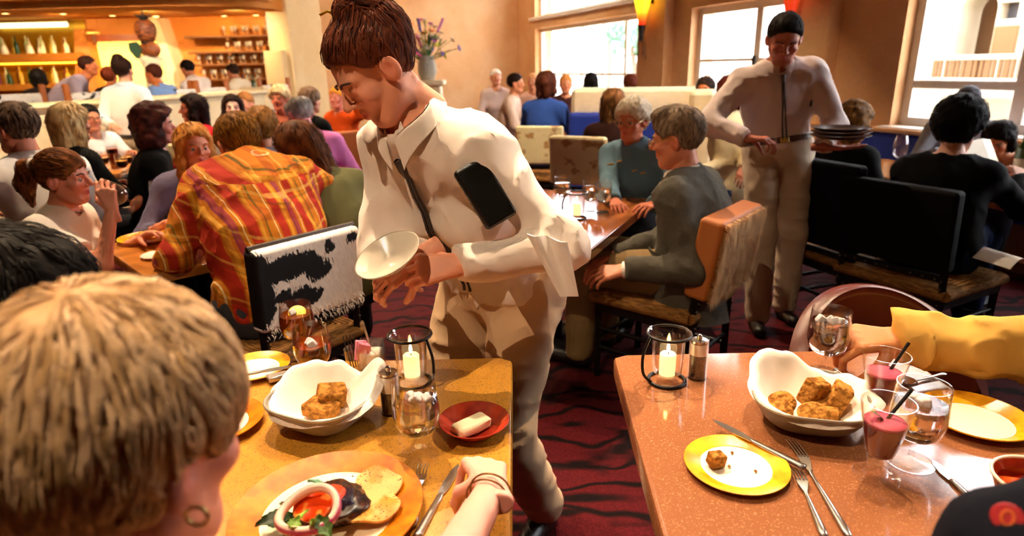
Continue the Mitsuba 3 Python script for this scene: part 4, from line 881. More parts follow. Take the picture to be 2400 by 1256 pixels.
pmat('rush', lambda p, n, uv: mix(lin('8a6030'), lin('6a4520'), smoothstep(.3, .7, mnoise(p.x * 40, p.y * 40, p.z * 160))), .8, spec=.2)
pmat('fur_tan', lambda p, n, uv: mix(lin('dcb078'), lin('a87038'), smoothstep(.3, .8, mfbm(p.x * 30, p.y * 30, p.z * 7, 3))), .85, spec=.2, sheen=.5)
pmat('cream_hide', lambda p, n, uv: mix(lin('ecdfae'), lin('b08850'), smoothstep(.56, .72, mfbm(p.x * 14, p.y * 14, p.z * 14, 3))), .75, spec=.2, sheen=.3)
def rush_seat(w, d, z):
    ms = []
    for k in range(4):                              # four woven triangles of parallel strands, meeting in the middle
        a = k * 90; n_ = 13; W, D = (w, d) if k % 2 == 0 else (d, w)
        for i in range(n_):
            f_ = (i + .5) / n_; y = D / 2 * (1 - f_) - .0; x = W / 2 * (1 - f_)
            ms.append(rot(tube([(-x, y, z + .006 * math.sin(f_ * 3)), (0, y, z + .008), (x, y, z + .006 * math.sin(f_ * 3))], D / 2 / n_ * .62, 6), [0, 0, 1], a))
        ms.append(rot(xf(tube([(-W / 2, D / 2, z - .02), (W / 2, D / 2, z - .02)], .026, 10), np.eye(4)), [0, 0, 1], a))
    ms.append(box((w - .05, d - .05, .03), (0, 0, z - .02)))
    return cat_(ms)
def chair(x, y, face, label, hide='cowhide', side=None, frame_m=None, w=.46, d=.46, top=.88, low=.56, rake=6, fur=None, group=None, studs=True, pad=.075):
    """a dining chair; face: the heading its sitter looks (0 = away from the camera, 90 = right)"""
    fm_ = frame_m or BLACKW; M = place(x, y, 0, -face); k = thing('dining_chair', label, 'chair', group)
    part(k, 'seat', xf(rush_seat(w, d, .445), M), 'rush', 40)
    rk = math.tan(math.radians(rake)); yb = lambda z: -d / 2 - max(z - .45, 0) * rk
    part(k, 'back_panel', xf(mv(rot(rbox((w + .01, pad, top - low), (0, 0, 0), .022), [1, 0, 0], rake), (0, yb((top + low) / 2) - .0, (top + low) / 2)), M), hide, True)
    for sx in (-1, 1):
        part(k, 'back_post', xf(tube([(sx * (w / 2 - .02), yb(.1) , 0), (sx * (w / 2 - .02), yb(.45), .45), (sx * (w / 2 - .02), yb(low + .06), low + .06)], .019, 4), M), fm_, False)
        part(k, 'leg', xf(tube([(sx * (w / 2 - .02), d / 2 - .02, 0), (sx * (w / 2 - .02), d / 2 - .02, .43)], .019, 4), M), fm_, False)
        for z in (.16, .26): part(k, 'stretcher', xf(tube([(sx * (w / 2 - .02), -d / 2, z), (sx * (w / 2 - .02), d / 2 - .02, z)], .011, 6), M), fm_, True)
        part(k, 'apron', xf(box((.02, d - .02, .06), (sx * (w / 2 - .012), 0, .385)), M), fm_, False)
    for yy in (-d / 2, d / 2 - .02):
        part(k, 'stretcher', xf(tube([(-w / 2 + .02, yy, .21), (w / 2 - .02, yy, .21)], .011, 6), M), fm_, True); part(k, 'apron', xf(box((w - .02, .02, .06), (0, yy, .385)), M), fm_, False)
    part(k, 'cross_rail', xf(box((w - .02, .028, .035), (0, yb(low - .035), low - .035), .006), M), fm_, False)
    if studs:
        sm = cat_([mv(trimesh.creation.icosphere(1, .006), (sx * (w / 2 - .02), yb(z) - .02, z)) for sx in (-1, 1) for z in np.arange(.34, low, .04)] + [mv(trimesh.creation.icosphere(1, .006), (xx, yb(low - .035) - .016, low - .035)) for xx in np.linspace(-w / 2 + .05, w / 2 - .05, 9)])
        part(k, 'studs', xf(sm, M), mat('6a6258', .3, 1.0), True, kind='stuff')
    return k, M, yb

# cowhide chair of the plaid-shirted man: patches and a painted fringe shadow on the hide facing the camera, hair along its edges
ax = norm([.29, .37, 0]); cp = np.array([-.805, 2.355]); CF = math.degrees(math.atan2(-.787, .617))
def cow_main(p, n, uv):
    u = (p.x - cp[0]) * float(ax[0]) + (p.y - cp[1]) * float(ax[1]); v = p.z - .72
    wob = (mfbm(u * 18, v * 18, 4.0, 3) - .5) * .05; hr = (mnoise(u * 260 + v * 60, v * 70, 1) - .5) * .022; a = u + wob + hr; b = v + wob * .7 + hr
    def bl(cx, cy, rx, ry): return 1 - dr.sqrt(dr.square((a - cx) / rx) + dr.square((b - cy) / ry))
    d = dr.maximum(bl(-.225, .03, .055, .16), bl(-.10, .085, .12, .05)); d = dr.maximum(d, bl(.015, .05, .07, .05)); d = dr.maximum(d, bl(-.055, -.055, .085, .042)); d = dr.maximum(d, bl(-.13, -.03, .05, .03)); d = dr.maximum(d, bl(.085, .128, .032, .028)); d = dr.maximum(d, bl(.20, .14, .03, .022)); d = dr.maximum(d, bl(.03, -.165, .10, .022))  # last blob darkens the hide where the fringe throws its shade
    h2 = mnoise(u * 300 + v * 120, v * 60, 3)
    return mix(mix(lin('f3eee8'), lin('d8c0a8'), smoothstep(.0, .26, u) * .6), lin('080707'), smoothstep(-.02, .05, d)) * (.86 + .22 * h2)
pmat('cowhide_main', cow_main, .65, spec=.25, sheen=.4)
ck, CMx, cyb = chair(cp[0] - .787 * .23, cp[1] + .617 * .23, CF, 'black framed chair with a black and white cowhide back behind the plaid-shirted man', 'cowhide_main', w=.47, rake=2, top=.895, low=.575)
def fur_mesh(n, w, z0, z1, y, ln, r, seed, droop=.75):
    q = np.random.default_rng(seed); V, Fc = [], []
    for i in range(n):
        x, z = q.uniform(-w / 2, w / 2), q.uniform(z0, z1); l = ln * q.uniform(.6, 1.2); sw = q.normal() * .35
        p0 = np.array([x, y, z]); d = np.array([sw * .5, -1, -.1]); p1 = p0 + d * l * .3; p2 = p1 + np.array([sw, -.25, -droop]) * l * .8; b = len(V)
        V += [p0 + [r, 0, 0], p0 - [r, 0, 0], p1 + [r * .9, 0, 0], p1 - [r * .9, 0, 0], p2]; Fc += [[b, b + 1, b + 3], [b, b + 3, b + 2], [b + 2, b + 3, b + 4]]
    return trimesh.Trimesh(V, Fc, process=False)
part(ck, 'fringe', xf(fur_mesh(200, .45, .56, .62, -.275, .022, .0025, 4, .9), CMx), mat('e8dcd0', .8), False, kind='stuff')
part(ck, 'top_trim', xf(tube([(-.235, cyb(.9) + .005, .897), (.235, cyb(.9) + .005, .897)], .012, 8), CMx), mat('2a1a10', .35), True)
# fur chair of the man in tweed
FF = -50.0
fk, FM, fyb = chair(.73, 2.90, FF, 'chair with a shaggy tan fur back behind the man in tweed', mat('a8602a', .6), w=.46, d=.50, rake=9, top=.885, low=.52, pad=.11)
part(fk, 'fur', xf(rot(fur_mesh(5200, .45, -.18, .18, -.055, .055, .0022, 3), [1, 0, 0], 9).apply_translation((0, fyb(.7), .7)), FM), 'fur_tan', False, kind='stuff')
chair(.66, 5.15, 30, 'chair with a cream spotted hide back between the teal woman and the man in blue', 'cream_hide', top=.98, low=.60, rake=4)
chair(1.98, 3.50, 70, 'dark blue-black upholstered chair behind the right waiter', mat('060a14', .7, 0, .12, .1), w=.44, top=.98, low=.5, rake=5, studs=False)
chair(2.13, 3.14, 62, 'black chair with a rush seat under the dark-haired woman on the right', mat('050506', .7, 0, .1), w=.56, d=.52, top=.93, low=.54, rake=4, frame_m=BLACKW)
chair(.36, 6.45, 15, 'cream hide chair of the far man in the blue sweater', 'cream_hide', top=.95, low=.58, rake=4)
chair(-2.36, 5.22, 20, 'cream hide chair right of the woman in red', 'cream_hide', top=.98, low=.58, rake=4)
chair(-1.55, 5.75, -30, 'orange leather chair among the diners behind the bald man in pink', mat('b05a1c', .5), top=1.0, low=.66, rake=4)
# chair with a rounded reddish leather back at the far end of the terracotta table
rk_ = thing('round_backed_chair', 'chair with a rounded reddish-brown leather back at the far end of the terracotta table', 'chair')
RC = np.array([1.05, 1.50, 0])
def rback(u, v):
    a = (u - .5) * math.radians(150); h = .50 + (.335 * np.cos((u - .5) * math.pi * .98) ** .5 + .02) * v
    return np.stack([RC[0] + np.sin(a) * .30, RC[1] - np.cos(a) * .30 + .12 - v * .02, h], 1) * [1, 1, 1] + [0, 0, 0]
LEATHER = pmat('red_leather', lambda p, n, uv: mix(lin('5c2010'), lin('40140a'), mfbm(p.x * 8, p.y * 8, p.z * 8, 3)), .35, spec=.5)
bmesh_ = rot(grid_sheet(rback, 40, 16, .05), [0, 0, 1], 180, RC + [0, .05, 0]); bmesh_.fix_normals()
part(rk_, 'backrest', bmesh_, LEATHER, True)
part(rk_, 'seat', rbox((.48, .46, .09), RC + [0, 0, .44], .035), LEATHER, True)
for sx in (-1, 1):
    for sy in (-1, 1): part(rk_, 'leg', tube([RC + [sx * .18, sy * .17, .40], RC + [sx * .21, sy * .2, 0]], [.02, .014]), BLACKW, True)
# ---------------------------------------------------------------- tableware
STEEL = mat('c8c4bc', .22, 1.0); STEELD = mat('8a8680', .3, 1.0); NAPK = mat('f6f1e8', .85, 0, .2, .3); WAX = mat('fff2d8', .5)
pmat('glaze_yellow', lambda p, n, uv: mix(lin('e8a818'), lin('c87c10'), smoothstep(.35, .75, mfbm(p.x * 28, p.y * 28, p.z * 28, 3))), .2, spec=.5, coat=.5)
pmat('glaze_orange', lambda p, n, uv: mix(lin('cc7800'), lin('a85200'), smoothstep(.3, .72, mfbm(p.x * 24, p.y * 24, p.z * 24, 4))), .45, spec=.25)
pmat('glaze_red', lambda p, n, uv: mix(lin('a8341c'), lin('7c1c10'), smoothstep(.3, .7, mfbm(p.x * 24, p.y * 24, p.z * 24, 3))), .12, spec=.6, coat=.8)
pmat('crumb_brown', lambda p, n, uv: mix(lin('b8803c'), lin('76481a'), smoothstep(.35, .7, mfbm(p.x * 120, p.y * 120, p.z * 120, 3))), .9, spec=.1, bump=lambda p, n, uv: mfbm(p.x * 180, p.y * 180, p.z * 180, 2), bscale=.006)
GLAZEW = mat('f4ead8', .18, 0, .5, 0, .5)
scene['ice'] = {'type': 'principled', 'base_color': {'type': 'rgb', 'value': [.9, .92, .95]}, 'spec_trans': .25, 'roughness': .15, 'eta': 1.2}
def tz(px, py, z=TZ): return ray_z(px, py, z)
def goblet(p, h=.155, rr=.040, rm=.045, level=.6, label='', group=None, liquid='water', ice=0, empty=False, seed=0, foot_r=.040, lemon=False, sides=36):
    k = thing('goblet', label, 'glass', group); x, y, z = p; zb = h * .30
    prof = [(0, zb), (rm * .45, zb + h * .015), (rm * .82, zb + h * .10), (rm * .98, zb + h * .24), (rm, zb + h * .34), (rm * .97, zb + h * .48), (rr, h)]
    pr = bez([(a, 0, b) for a, b in prof], 4)[:, [0, 2]]; pr[:, 0] = np.maximum(pr[:, 0], 0)
    inn = pr.copy(); inn[:, 0] = np.maximum(pr[:, 0] - .0014, 0); inn[:, 1] += np.where(np.arange(len(pr)) < 6, .0014, 0)
    part(k, 'bowl', lathe(np.vstack([pr, inn[::-1]]), sides, p), 'clear_glass', 40)
    part(k, 'stem', lathe([(0, zb - .0005), (.010, zb - .001), (.0055, zb - .010), (.0045, zb * .55), (.006, zb * .22), (.014, .0075), (foot_r * .75, .004), (foot_r, .0025), (foot_r, .0006), (foot_r * .9, 0.0003), (0, .0003)][::-1], sides, p), 'clear_glass', 40)
    if not empty:
        zl = zb + (h - zb) * level; q = inn[(inn[:, 1] < zl)]; r_end = np.interp(zl, inn[:, 1], inn[:, 0]); q = np.vstack([q, [[r_end, zl]]]); q[:, 0] = np.maximum(q[:, 0] - .0004, 0); q[:, 1] += .0004
        part(k, 'drink', lathe(np.vstack([q, [[0, zl]]]), sides, p), liquid, 40)
        rg = np.random.default_rng(seed)
        for i in range(ice):
            a = rg.uniform(0, 6.28); r_ = rg.uniform(.0, rm * .52); m = rbox((.021, .019, .017), r=.004, n=2); m.apply_transform(trimesh.transformations.random_rotation_matrix(rg.random(3)))
            part(k, 'ice_cube', mv(m, (x + r_ * math.cos(a), y + r_ * math.sin(a), z + zl + .004 - .018 * (i % 2))), 'ice', True)
        if lemon: part(k, 'lemon_slice', mv(rot(lathe([(0, -.002), (.022, -.002), (.024, 0), (.022, .002), (0, .002)], 24), [1, .3, 0], 35), (x + .004, y, z + zl + .004)), mat('f0c020', .4), True)
    return k
def plate(p, r, well, h=.018, label='', rim='glaze_yellow', tilt=0, name='plate', wm=None, group=None, squash=1.0, ang=0):
    k = thing(name, label, 'plate', group)
    M = trimesh.transformations.rotation_matrix(math.radians(ang), [0, 0, 1]); M[:3, :3] = M[:3, :3] @ np.diag([1, squash, 1]); M[:3, 3] = p
    part(k, 'rim', xf(lathe([(well * .8, 0), (well, .002), (r * .97, h * .80), (r, h * .92), (r * .995, h), (r * .97, h * .98), (well * 1.04, .0075), (well, .0058)], 64), M), rim, 40)
    part(k, 'well', xf(lathe([(0, .0), (well * .8, 0), (well * .82, .001), (well, .0056), (well * 1.0, .0062), (well * .9, .0045), (0, .004)], 64), M), wm or GLAZEW, 40)
    return k
def cut_frame(a, b, za, zb):
    a, b = np.array([a[0], a[1], za]), np.array([b[0], b[1], zb]); x = norm(b - a); y = norm(np.cross([0, 0, 1], x)); return frame(a, x, y, np.cross(x, y)), np.linalg.norm(b - a)
def knife(a, b, label, za=.003, zb=.004, group=None):
    """tip at a, end of the handle at b"""
    M, L = cut_frame(a, b, TZ + za, TZ + zb); k = thing('knife', label, 'knife', group)
    bl = sg.Polygon([(0, .001), (L * .04, .006), (L * .16, .0098), (L * .34, .0095), (L * .44, .0065), (L * .46, .003), (L * .46, -.006), (L * .3, -.0085), (L * .1, -.0055)])
    part(k, 'blade', xf(extrude(bl, .0018, (0, 0, -.0009)), M), STEEL, False)
    xs = np.linspace(L * .45, L, 14); w = np.interp(xs, [L * .45, L * .5, L * .8, L], [.0045, .0062, .0075, .0085])
    hd_ = tube(np.c_[xs, xs * 0, xs * 0], w, 12); hd_.vertices[:, 2] *= .55
    part(k, 'handle', xf(hd_, M), STEEL, True)
def fork(a, b, label, za=.004, zb=.004, group=None, name='fork', tines=4):
    M, L = cut_frame(a, b, TZ + za, TZ + zb); k = thing(name, label, name, group); bow = lambda x: .007 * math.sin(min(x / (L * .42), 1) * math.pi) + .0015
    if name == 'fork':
        hd_ = [tube([(x, y * np.interp(x, [0, L * .24], [1.0, .92]), bow(x)) for x in np.linspace(0, L * .25, 7)], np.linspace(.0011, .0016, 7), 6) for y in np.linspace(-.0098, .0098, tines)]
        part(k, 'head', xf(cat_(hd_ + [xf(grid_sheet(lambda u, v: np.stack([L * (.235 + .155 * u), (v - .5) * np.interp(u, [0, .35, 1], [.0225, .020, .007]), np.array([bow(L * (.235 + .155 * t)) for t in u])], 1), 9, 7, .002), np.eye(4))]), M), STEEL, 40)
    else:
        part(k, 'head', xf(grid_sheet(lambda u, v: np.stack([L * .26 * u, (v - .5) * .040 * np.sqrt(np.clip(1 - (2 * u - 1) ** 2, 0.0, 1)) + (v - .5) * .004, .010 - .012 * (1 - (2 * v - 1) ** 2) * np.sin(u * math.pi)], 1), 17, 11, .0018), M), STEEL, True)
    xs = np.linspace(L * .25 if name != 'fork' else L * .38, L, 18); w = np.interp(xs / L, [.25, .45, .8, .95, 1], [.0034, .0034, .0068, .0082, .005]); hh = tube(np.c_[xs, xs * 0, [bow(t) if name == 'fork' else .009 * max(0, 1 - t / L * 2) + .002 for t in xs]], w, 10); hh.vertices[:, 2] = np.array([bow(v[0]) for v in hh.vertices]) * (name == 'fork') + (hh.vertices[:, 2] - np.array([bow(v[0]) for v in hh.vertices]) * (name == 'fork')) * .5
    part(k, 'handle', xf(hh, M), STEEL, True)
def candle_holder(p, label, s=1.0, glass_h=.10, rg=.038, hot=True, side=180, ring=True):
    x, y, z = p; k = thing('candle_lamp', label, 'candle holder'); zt = z + .128 * s
    circ = lambda r, zz, c=(0, 0): [(x + c[0] + r * math.cos(a), y + c[1] + r * math.sin(a), zz) for a in np.linspace(0, 2 * np.pi, 40, endpoint=False)]
    part(k, 'base_ring', tube(circ(.044 * s, z + .0042), .0042, 8, True), IRON, True)
    part(k, 'top_ring', tube(circ(.052 * s, zt), .0034, 8, True), IRON, True)
    a = math.radians(side); u = np.array([math.cos(a), math.sin(a), 0])
    part(k, 'bracket', tube(bez([np.array([x, y, z + .005]) + u * .044 * s, np.array([x, y, z + .035]) + u * .068 * s, np.array([x, y, z + .085]) + u * .070 * s, np.array([x, y, zt]) + u * .054 * s], 8), .0036, 8), IRON, True)
    zg = z + .018 * s; rp = [(0, zg), (rg * .7, zg), (rg * .95, zg + .012), (rg, zg + .05), (rg * 1.05, zt - .015), (.049 * s, zt + .002), (.053 * s, zt + .006)]
    r2 = [(max(a_ - .0016, 0), b_ + (.002 if i < 2 else 0)) for i, (a_, b_) in enumerate(rp)]
    part(k, 'glass', lathe(rp + r2[::-1], 40, (x, y, 0)), 'clear_glass', 40)
    zc = zg + .0025; hc = .056 * s
    part(k, 'candle', mikit.ply(lathe([(0, zc), (.019 * s, zc), (.0195 * s, zc + hc - .003), (.017 * s, zc + hc), (.008 * s, zc + hc - .004), (0, zc + hc - .004)], 28, (x, y, 0)), WAX, 40, emitter=emit('ffd488', 1.1)), None)  # wax itself emits, standing in for flame light glowing through it
    part(k, 'wick', tube([(x, y, zc + hc - .006), (x + .001, y, zc + hc + .008)], .0009, 5), IRON)
    part(k, 'flame', mikit.ply(lathe([(0, zc + hc + .002), (.0035, zc + hc + .006), (.0048, zc + hc + .013), (.003, zc + hc + .024), (0, zc + hc + .036)], 14, (x, y, 0)), WAX, True, emitter=emit('ffd070', 22)), None)
def pepper_mill(p, label, fill=.5, h=.105, r=.0235):
    x, y, z = p; k = thing('pepper_mill', label, 'pepper mill')
    part(k, 'body', lathe([(0, 0.0002), (r, .0002), (r, h), (r - .002, h + .001), (r - .0024, .004), (0, .004)], 32, p), 'clear_glass', 40)
    part(k, 'pepper', lathe([(0, .0045), (r - .003, .0045), (r - .003, h * fill), (0, h * fill + .003)], 28, p), pmat_once('peppercorns', lambda q, n, uv: mix(lin('1a0c06'), lin('5a3416'), smoothstep(.5, .8, mnoise(q.x * 420, q.y * 420, q.z * 420))), .6), True)
    part(k, 'sleeve', lathe([(r - .0035, h * fill + .006), (r - .003, h * fill + .006), (r - .003, h * .9), (r - .0035, h * .9)], 28, p), mat('f0e8dc', .4), True)
    part(k, 'cap', lathe([(0, h * .93), (r - .003, h * .93), (r - .003, h * .975), (.007, h * .985), (.006, h * 1.08), (.003, h * 1.11), (0, h * 1.11)], 28, p), mat('b8b0a4', .2, 1.0), 30)
_pm = set()
def pmat_once(k, fn, rough):
    if k not in _pm: _pm.add(k); pmat(k, fn, rough)
    return k
def bread_bowl(p, label, R0=.115, ang=0, lobes=4, amp=.07, h=.052, name='bread_bowl'):
    k = thing(name, label, 'bowl'); n_ = 72
    def fn(u, v):
        a = u * 2 * np.pi; q = 1 + amp * np.cos(lobes * (a - math.radians(ang))); r = R0 * q * (.42 + .58 * v ** .62); return np.stack([p[0] + r * np.cos(a), p[1] + r * np.sin(a), p[2] + .004 + h * v ** 1.6], 1)
    m = grid_sheet(fn, n_ + 1, 14, 0); o = m.copy(); inn = m.copy(); inn.vertices[:, 2] += .004; c = np.array([p[0], p[1], 0]); inn.vertices[:, :2] = c[:2] + (inn.vertices[:, :2] - c[:2]) * .975
    a = np.arange(n_ + 1) * 14 + 13; bt = np.array([[i, i + 14, i + 14 + (n_ + 1) * 14] for i in a[:-1]] + [[i, i + 14 + (n_ + 1) * 14, i + (n_ + 1) * 14] for i in a[:-1]])
    fl = np.arange(n_ + 1) * 14; cen = len(o.vertices) * 2; V = np.vstack([o.vertices, inn.vertices, [[p[0], p[1], p[2] + .0035]], [[p[0], p[1], p[2] + .008]]])
    F = np.vstack([o.faces[:, ::-1], inn.faces + len(o.vertices), bt, [[fl[i], fl[i + 1], cen] for i in range(n_)], [[fl[i] + len(o.vertices), fl[i + 1] + len(o.vertices), cen + 1] for i in range(n_)]])
    b = trimesh.Trimesh(V, F, process=False); b.merge_vertices(digits_vertex=6); b.fix_normals()
    part(k, 'body', b, pmat_once('pewter', lambda q, n, uv: mix(lin('8a8274'), lin('6a6054'), mfbm(q.x * 40, q.y * 40, q.z * 40, 2)), .35), 40)
    part(k, 'rim', tube(o.vertices[a[:-1]] + [0, 0, .003], .0032, 8, True), mat('b0a898', .3, .6), True)
    return k
def napkin(p, ctrl, label, group=None, base=.045, folds=.0):
    """ctrl: (angle in degrees, radius, height) of the outer edge, in order"""
    k = thing('napkin', label, 'napkin'); c = sorted(ctrl); A = np.array([a for a, _, _ in c] + [c[0][0] + 360.0]); R_ = np.array([r for _, r, _ in c] + [c[0][1]]); Hh = np.array([h for _, _, h in c] + [c[0][2]])
    def fn(u, v):
        a = u * 360.0 + c[0][0]; r1 = np.interp(a, A, R_); h1 = np.interp(a, A, Hh); ar = np.radians(a)
        r = base + (r1 - base) * v ** .9; z = .012 + (h1 - .012) * np.clip(v * 1.04, 0, 1) ** 1.35; cr = .0025 * v * np.sin(ar * 7 + v * 5) + .002 * v * np.sin(ar * 13 + 1); roll = np.where(v > .88, (v - .88) / .12, 0)
        return np.stack([p[0] + (r + cr + roll * .010) * np.cos(ar), p[1] + (r + cr + roll * .010) * np.sin(ar), p[2] + z + cr * .8 - roll ** 2 * .013], 1)
    s_ = grid_sheet(fn, 121, 20, 0); fl = np.arange(121) * 20; cen = len(s_.vertices); V = np.vstack([s_.vertices, [[p[0], p[1], p[2] + .012]]]); F = np.vstack([s_.faces, [[fl[i + 1], fl[i], cen] for i in range(120)]])
    m = trimesh.Trimesh(V, F, process=False); m.merge_vertices(digits_vertex=6); n_ = m.vertex_normals; sh = trimesh.Trimesh(m.vertices - n_ * .0016, m.faces[:, ::-1], process=False)
    part(k, 'cloth', cat_([m, sh]), NAPK, 50)
def bread(p, size, seed, label, deg=0, tilt=(0, 0), round_=False, group=None):
    r_ = np.random.default_rng(seed); m = rbox(size, r=min(size) * .16, n=4).subdivide() if not round_ else trimesh.creation.icosphere(3, 1.0).apply_scale(np.array(size) / 2)
    m.vertices += m.vertex_normals * ((meshkit.fbm(m.vertices * 60 + seed, 3) - .5) * min(size) * .16)[:, None]
    m = rot(rot(rot(m, [1, 0, 0], tilt[0]), [0, 1, 0], tilt[1]), [0, 0, 1], deg); return solo('bread_piece', mv(m, p), 'crumb_brown', label, 'bread', True, group)

# ---- left table
p = tz(768, 985); bread_bowl(p, 'pewter bread bowl lined with a white napkin on the left table', .118, 20, 4, .06, .062); LB = p
napkin(p, [(-150, .112, .062), (-112, .100, .058), (-80, .108, .066), (-40, .112, .066), (0, .118, .085), (38, .132, .122), (52, .100, .075), (80, .102, .098), (110, .112, .104), (150, .120, .098), (175, .112, .072)], 'white cloth napkin folded inside the left bread bowl')
bread((p[0] + .005, p[1] + .03, p[2] + .045), (.062, .045, .05), 1, 'chunk of brown bread standing in the left bread bowl', 25, (20, 10))
bread((p[0] - .01, p[1] - .005, p[2] + .032), (.07, .05, .03), 2, 'pale slice of bread lying in the left bread bowl', -20, (0, 6))
wg = tz(983, 1068); goblet(wg, .172, .043, .047, .62, 'goblet of iced water before the bread bowl on the left table', ice=7, seed=3)
t1, t2 = tz(742, 893), tz(706, 830); goblet(t1, .150, .040, .046, .58, 'nearer goblet of iced tea on the left table', liquid='tea', ice=3, seed=5, lemon=False); goblet(t2, .150, .040, .046, .72, 'farther goblet of iced tea with a lemon slice on the left table', liquid='tea', ice=2, seed=6, lemon=True)
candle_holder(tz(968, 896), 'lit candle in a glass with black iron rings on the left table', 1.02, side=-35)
pepper_mill(tz(918, 965), 'clear pepper mill beside the candle on the left table', .48)
sg_ = thing('sugar_glass', 'small glass of pink sugar packets and black stirrers on the left table', 'glass'); q = tz(838, 866)
part(sg_, 'tumbler', lathe([(0, .0003), (.026, .0003), (.031, .062), (.0295, .062), (.025, .003), (0, .003)], 30, q), 'clear_glass', 40)
for i in range(7): part(sg_, 'sugar_packet', xf(rbox((.028, .0032, .052), (0, 0, .052), .0015, 2), trimesh.transformations.translation_matrix(q) @ trimesh.transformations.euler_matrix(.12 * (i - 3), .14 + .03 * i, .2) @ trimesh.transformations.translation_matrix([.004, (i - 3) * .0052, 0])), mat(['e88aa8', 'f0b0c0', 'd86a90'][i % 3], .6), False)
for i in range(4): part(sg_, 'stirrer', tube([q + [-.012 + .004 * i, -.008 + .006 * i, .006], q + [-.028 + .008 * i, -.004 + .004 * i, .098]], .0013, 6), mat('0c0a0a', .4))
cr = thing('cream_glass', 'square glass of white sugar holding a spoon on the left table', 'glass'); q = tz(873, 858)
part(cr, 'tumbler', mv(cat_([extrude(sg.Polygon([(-.027, -.027), (.027, -.027), (.027, .027), (-.027, .027)]).buffer(.004).difference(sg.Polygon([(-.027, -.027), (.027, -.027), (.027, .027), (-.027, .027)]).buffer(.002)), .07), box((.054, .054, .003), (0, 0, .0017))]), q), 'clear_glass', False)
part(cr, 'sugar', mv(box((.052, .052, .042), (0, 0, .0245), .003), q), mat('f8f2e4', .8)); 
sp_ = thing('spoon', 'small spoon standing in the square sugar glass on the left table', 'spoon')
part(sp_, 'handle', tube(bez([q + [.0, 0, .04], q + [-.006, .0, .085], q + [-.016, .004, .118]], 6), [.0022] * 12 + [.0024] if False else np.linspace(.002, .0042, 12), 8), STEEL, True); part(sp_, 'end', mv(trimesh.creation.icosphere(2, 1).apply_scale([.006, .0025, .009]), q + [-.017, .004, .121]), STEEL, True)
rb_ = tz(1112, 1010); k = thing('butter_dish', 'glossy red bowl with butter at the right edge of the left table', 'bowl')
rp = [(0, .002), (.035, .002), (.055, .010), (.074, .028), (.077, .030), (.074, .031), (.053, .014), (.034, .007), (0, .006)]
part(k, 'body', lathe(rp, 56, rb_), 'glaze_red', True)
bt = rbox((.085, .042, .026), r=.010, n=4).subdivide(); bt.vertices += bt.vertex_normals * ((meshkit.fbm(bt.vertices * 45, 2) - .5) * .012)[:, None]
solo('butter', mv(rot(bt, [0, 0, 1], 40), rb_ + [-.004, -.010, .021]), mat('f6ecc4', .45), 'lump of pale butter in the glossy red bowl', 'butter', True)
plate(tz(600, 868), .088, .060, .016, 'yellow rimmed side plate at the far left of the left table')
knife(tz(690, 873), tz(520, 905), 'table knife laid across the far left yellow side plate', .020, .020)
pk = rbox((.05, .035, .014), r=.005, n=3).subdivide(); pk.vertices += pk.vertex_normals * ((meshkit.fbm(pk.vertices * 90, 2) - .5) * .012)[:, None]; q = tz(652, 892)
solo('foil_packet', mv(rot(pk, [0, 0, 1], 30), q + [0, 0, .012]), mat('b8b0a8', .3, .8), 'crumpled silver foil packet beside the far left side plate', 'packet', 30)
plate(tz(505, 1000), .105, .07, .02, 'orange side plate half hidden by the blond head on the left table', 'glaze_orange')
bp = tz(772, 1207); bp_r = .166; k = plate(bp, bp_r, .116, .022, 'large orange plate of food on the left table', 'glaze_orange', wm=mat('f6e8c4', .2, 0, .5, 0, .4))
fork(tz(994, 1092), tz(968, 1240), 'fork between the food plate and the knife on the left table'); knife(tz(1073, 1090), tz(978, 1262), 'table knife at the right of the food plate on the left table')
# food on the plate
def on_plate(px, py, dz): q = ray_z(px, py, TZ + dz); return q
q = on_plate(815, 1140, .016); m = trimesh.creation.icosphere(4, 1.0).apply_scale([.052, .030, .013]); m.vertices += m.vertex_normals * ((meshkit.fbm(m.vertices * 160, 2) - .5) * .007)[:, None]
pmat('herb_rice', lambda p, n, uv: mix(lin('f4eede'), lin('2c3c14'), smoothstep(.72, .80, mnoise(p.x * 420, p.y * 420, p.z * 420))), .8)
pmat('charred', lambda p, n, uv: mix(mix(lin('d4a862'), lin('c07f20'), smoothstep(.45, .7, mfbm(p.x * 34, p.y * 34, 1, 3))), lin('5a3410'), smoothstep(.72, .92, mnoise(p.x * 330, p.y * 330, 0)) * smoothstep(.4, .6, mfbm(p.x * 40, p.y * 40, 5, 2))), .6)
k = solo('rice', rot(mv(m, q), [0, 0, 1], -20, q), 'herb_rice', 'white herb-flecked rice at the top of the food plate', 'rice', True); labels[k]['kind'] = 'stuff'
def disc(q, r, th, seed, tilt=(0, 0), wav=.004):
    m = lathe(bez([(0, 0, 0), (r * .9, 0, 0), (r, 0, th * .5), (r * .9, 0, th), (0, 0, th)], 5)[:, [0, 2]], 40); m = m.subdivide(); v = m.vertices; a = np.arctan2(v[:, 1], v[:, 0]); rr = np.hypot(v[:, 0], v[:, 1]) / r
    v = v * np.c_[1 + .06 * np.sin(3 * a + seed), 1 + .06 * np.sin(3 * a + seed), np.ones(len(v))]; v[:, 2] += wav * rr ** 2 * np.sin(4 * a + seed); m.vertices = v; return mv(rot(rot(m, [1, 0, 0], tilt[0]), [0, 1, 0], tilt[1]), q)
solo('flatbread', disc(on_plate(886, 1135, .020), .042, .005, 1, (8, 6)), 'charred', 'smaller charred flatbread leaning behind the round one on the food plate', 'flatbread', True)
solo('flatbread', disc(on_plate(868, 1185, .020), .050, .006, 2, (0, 4)), 'charred', 'larger charred round flatbread at the right of the food plate', 'flatbread', True)
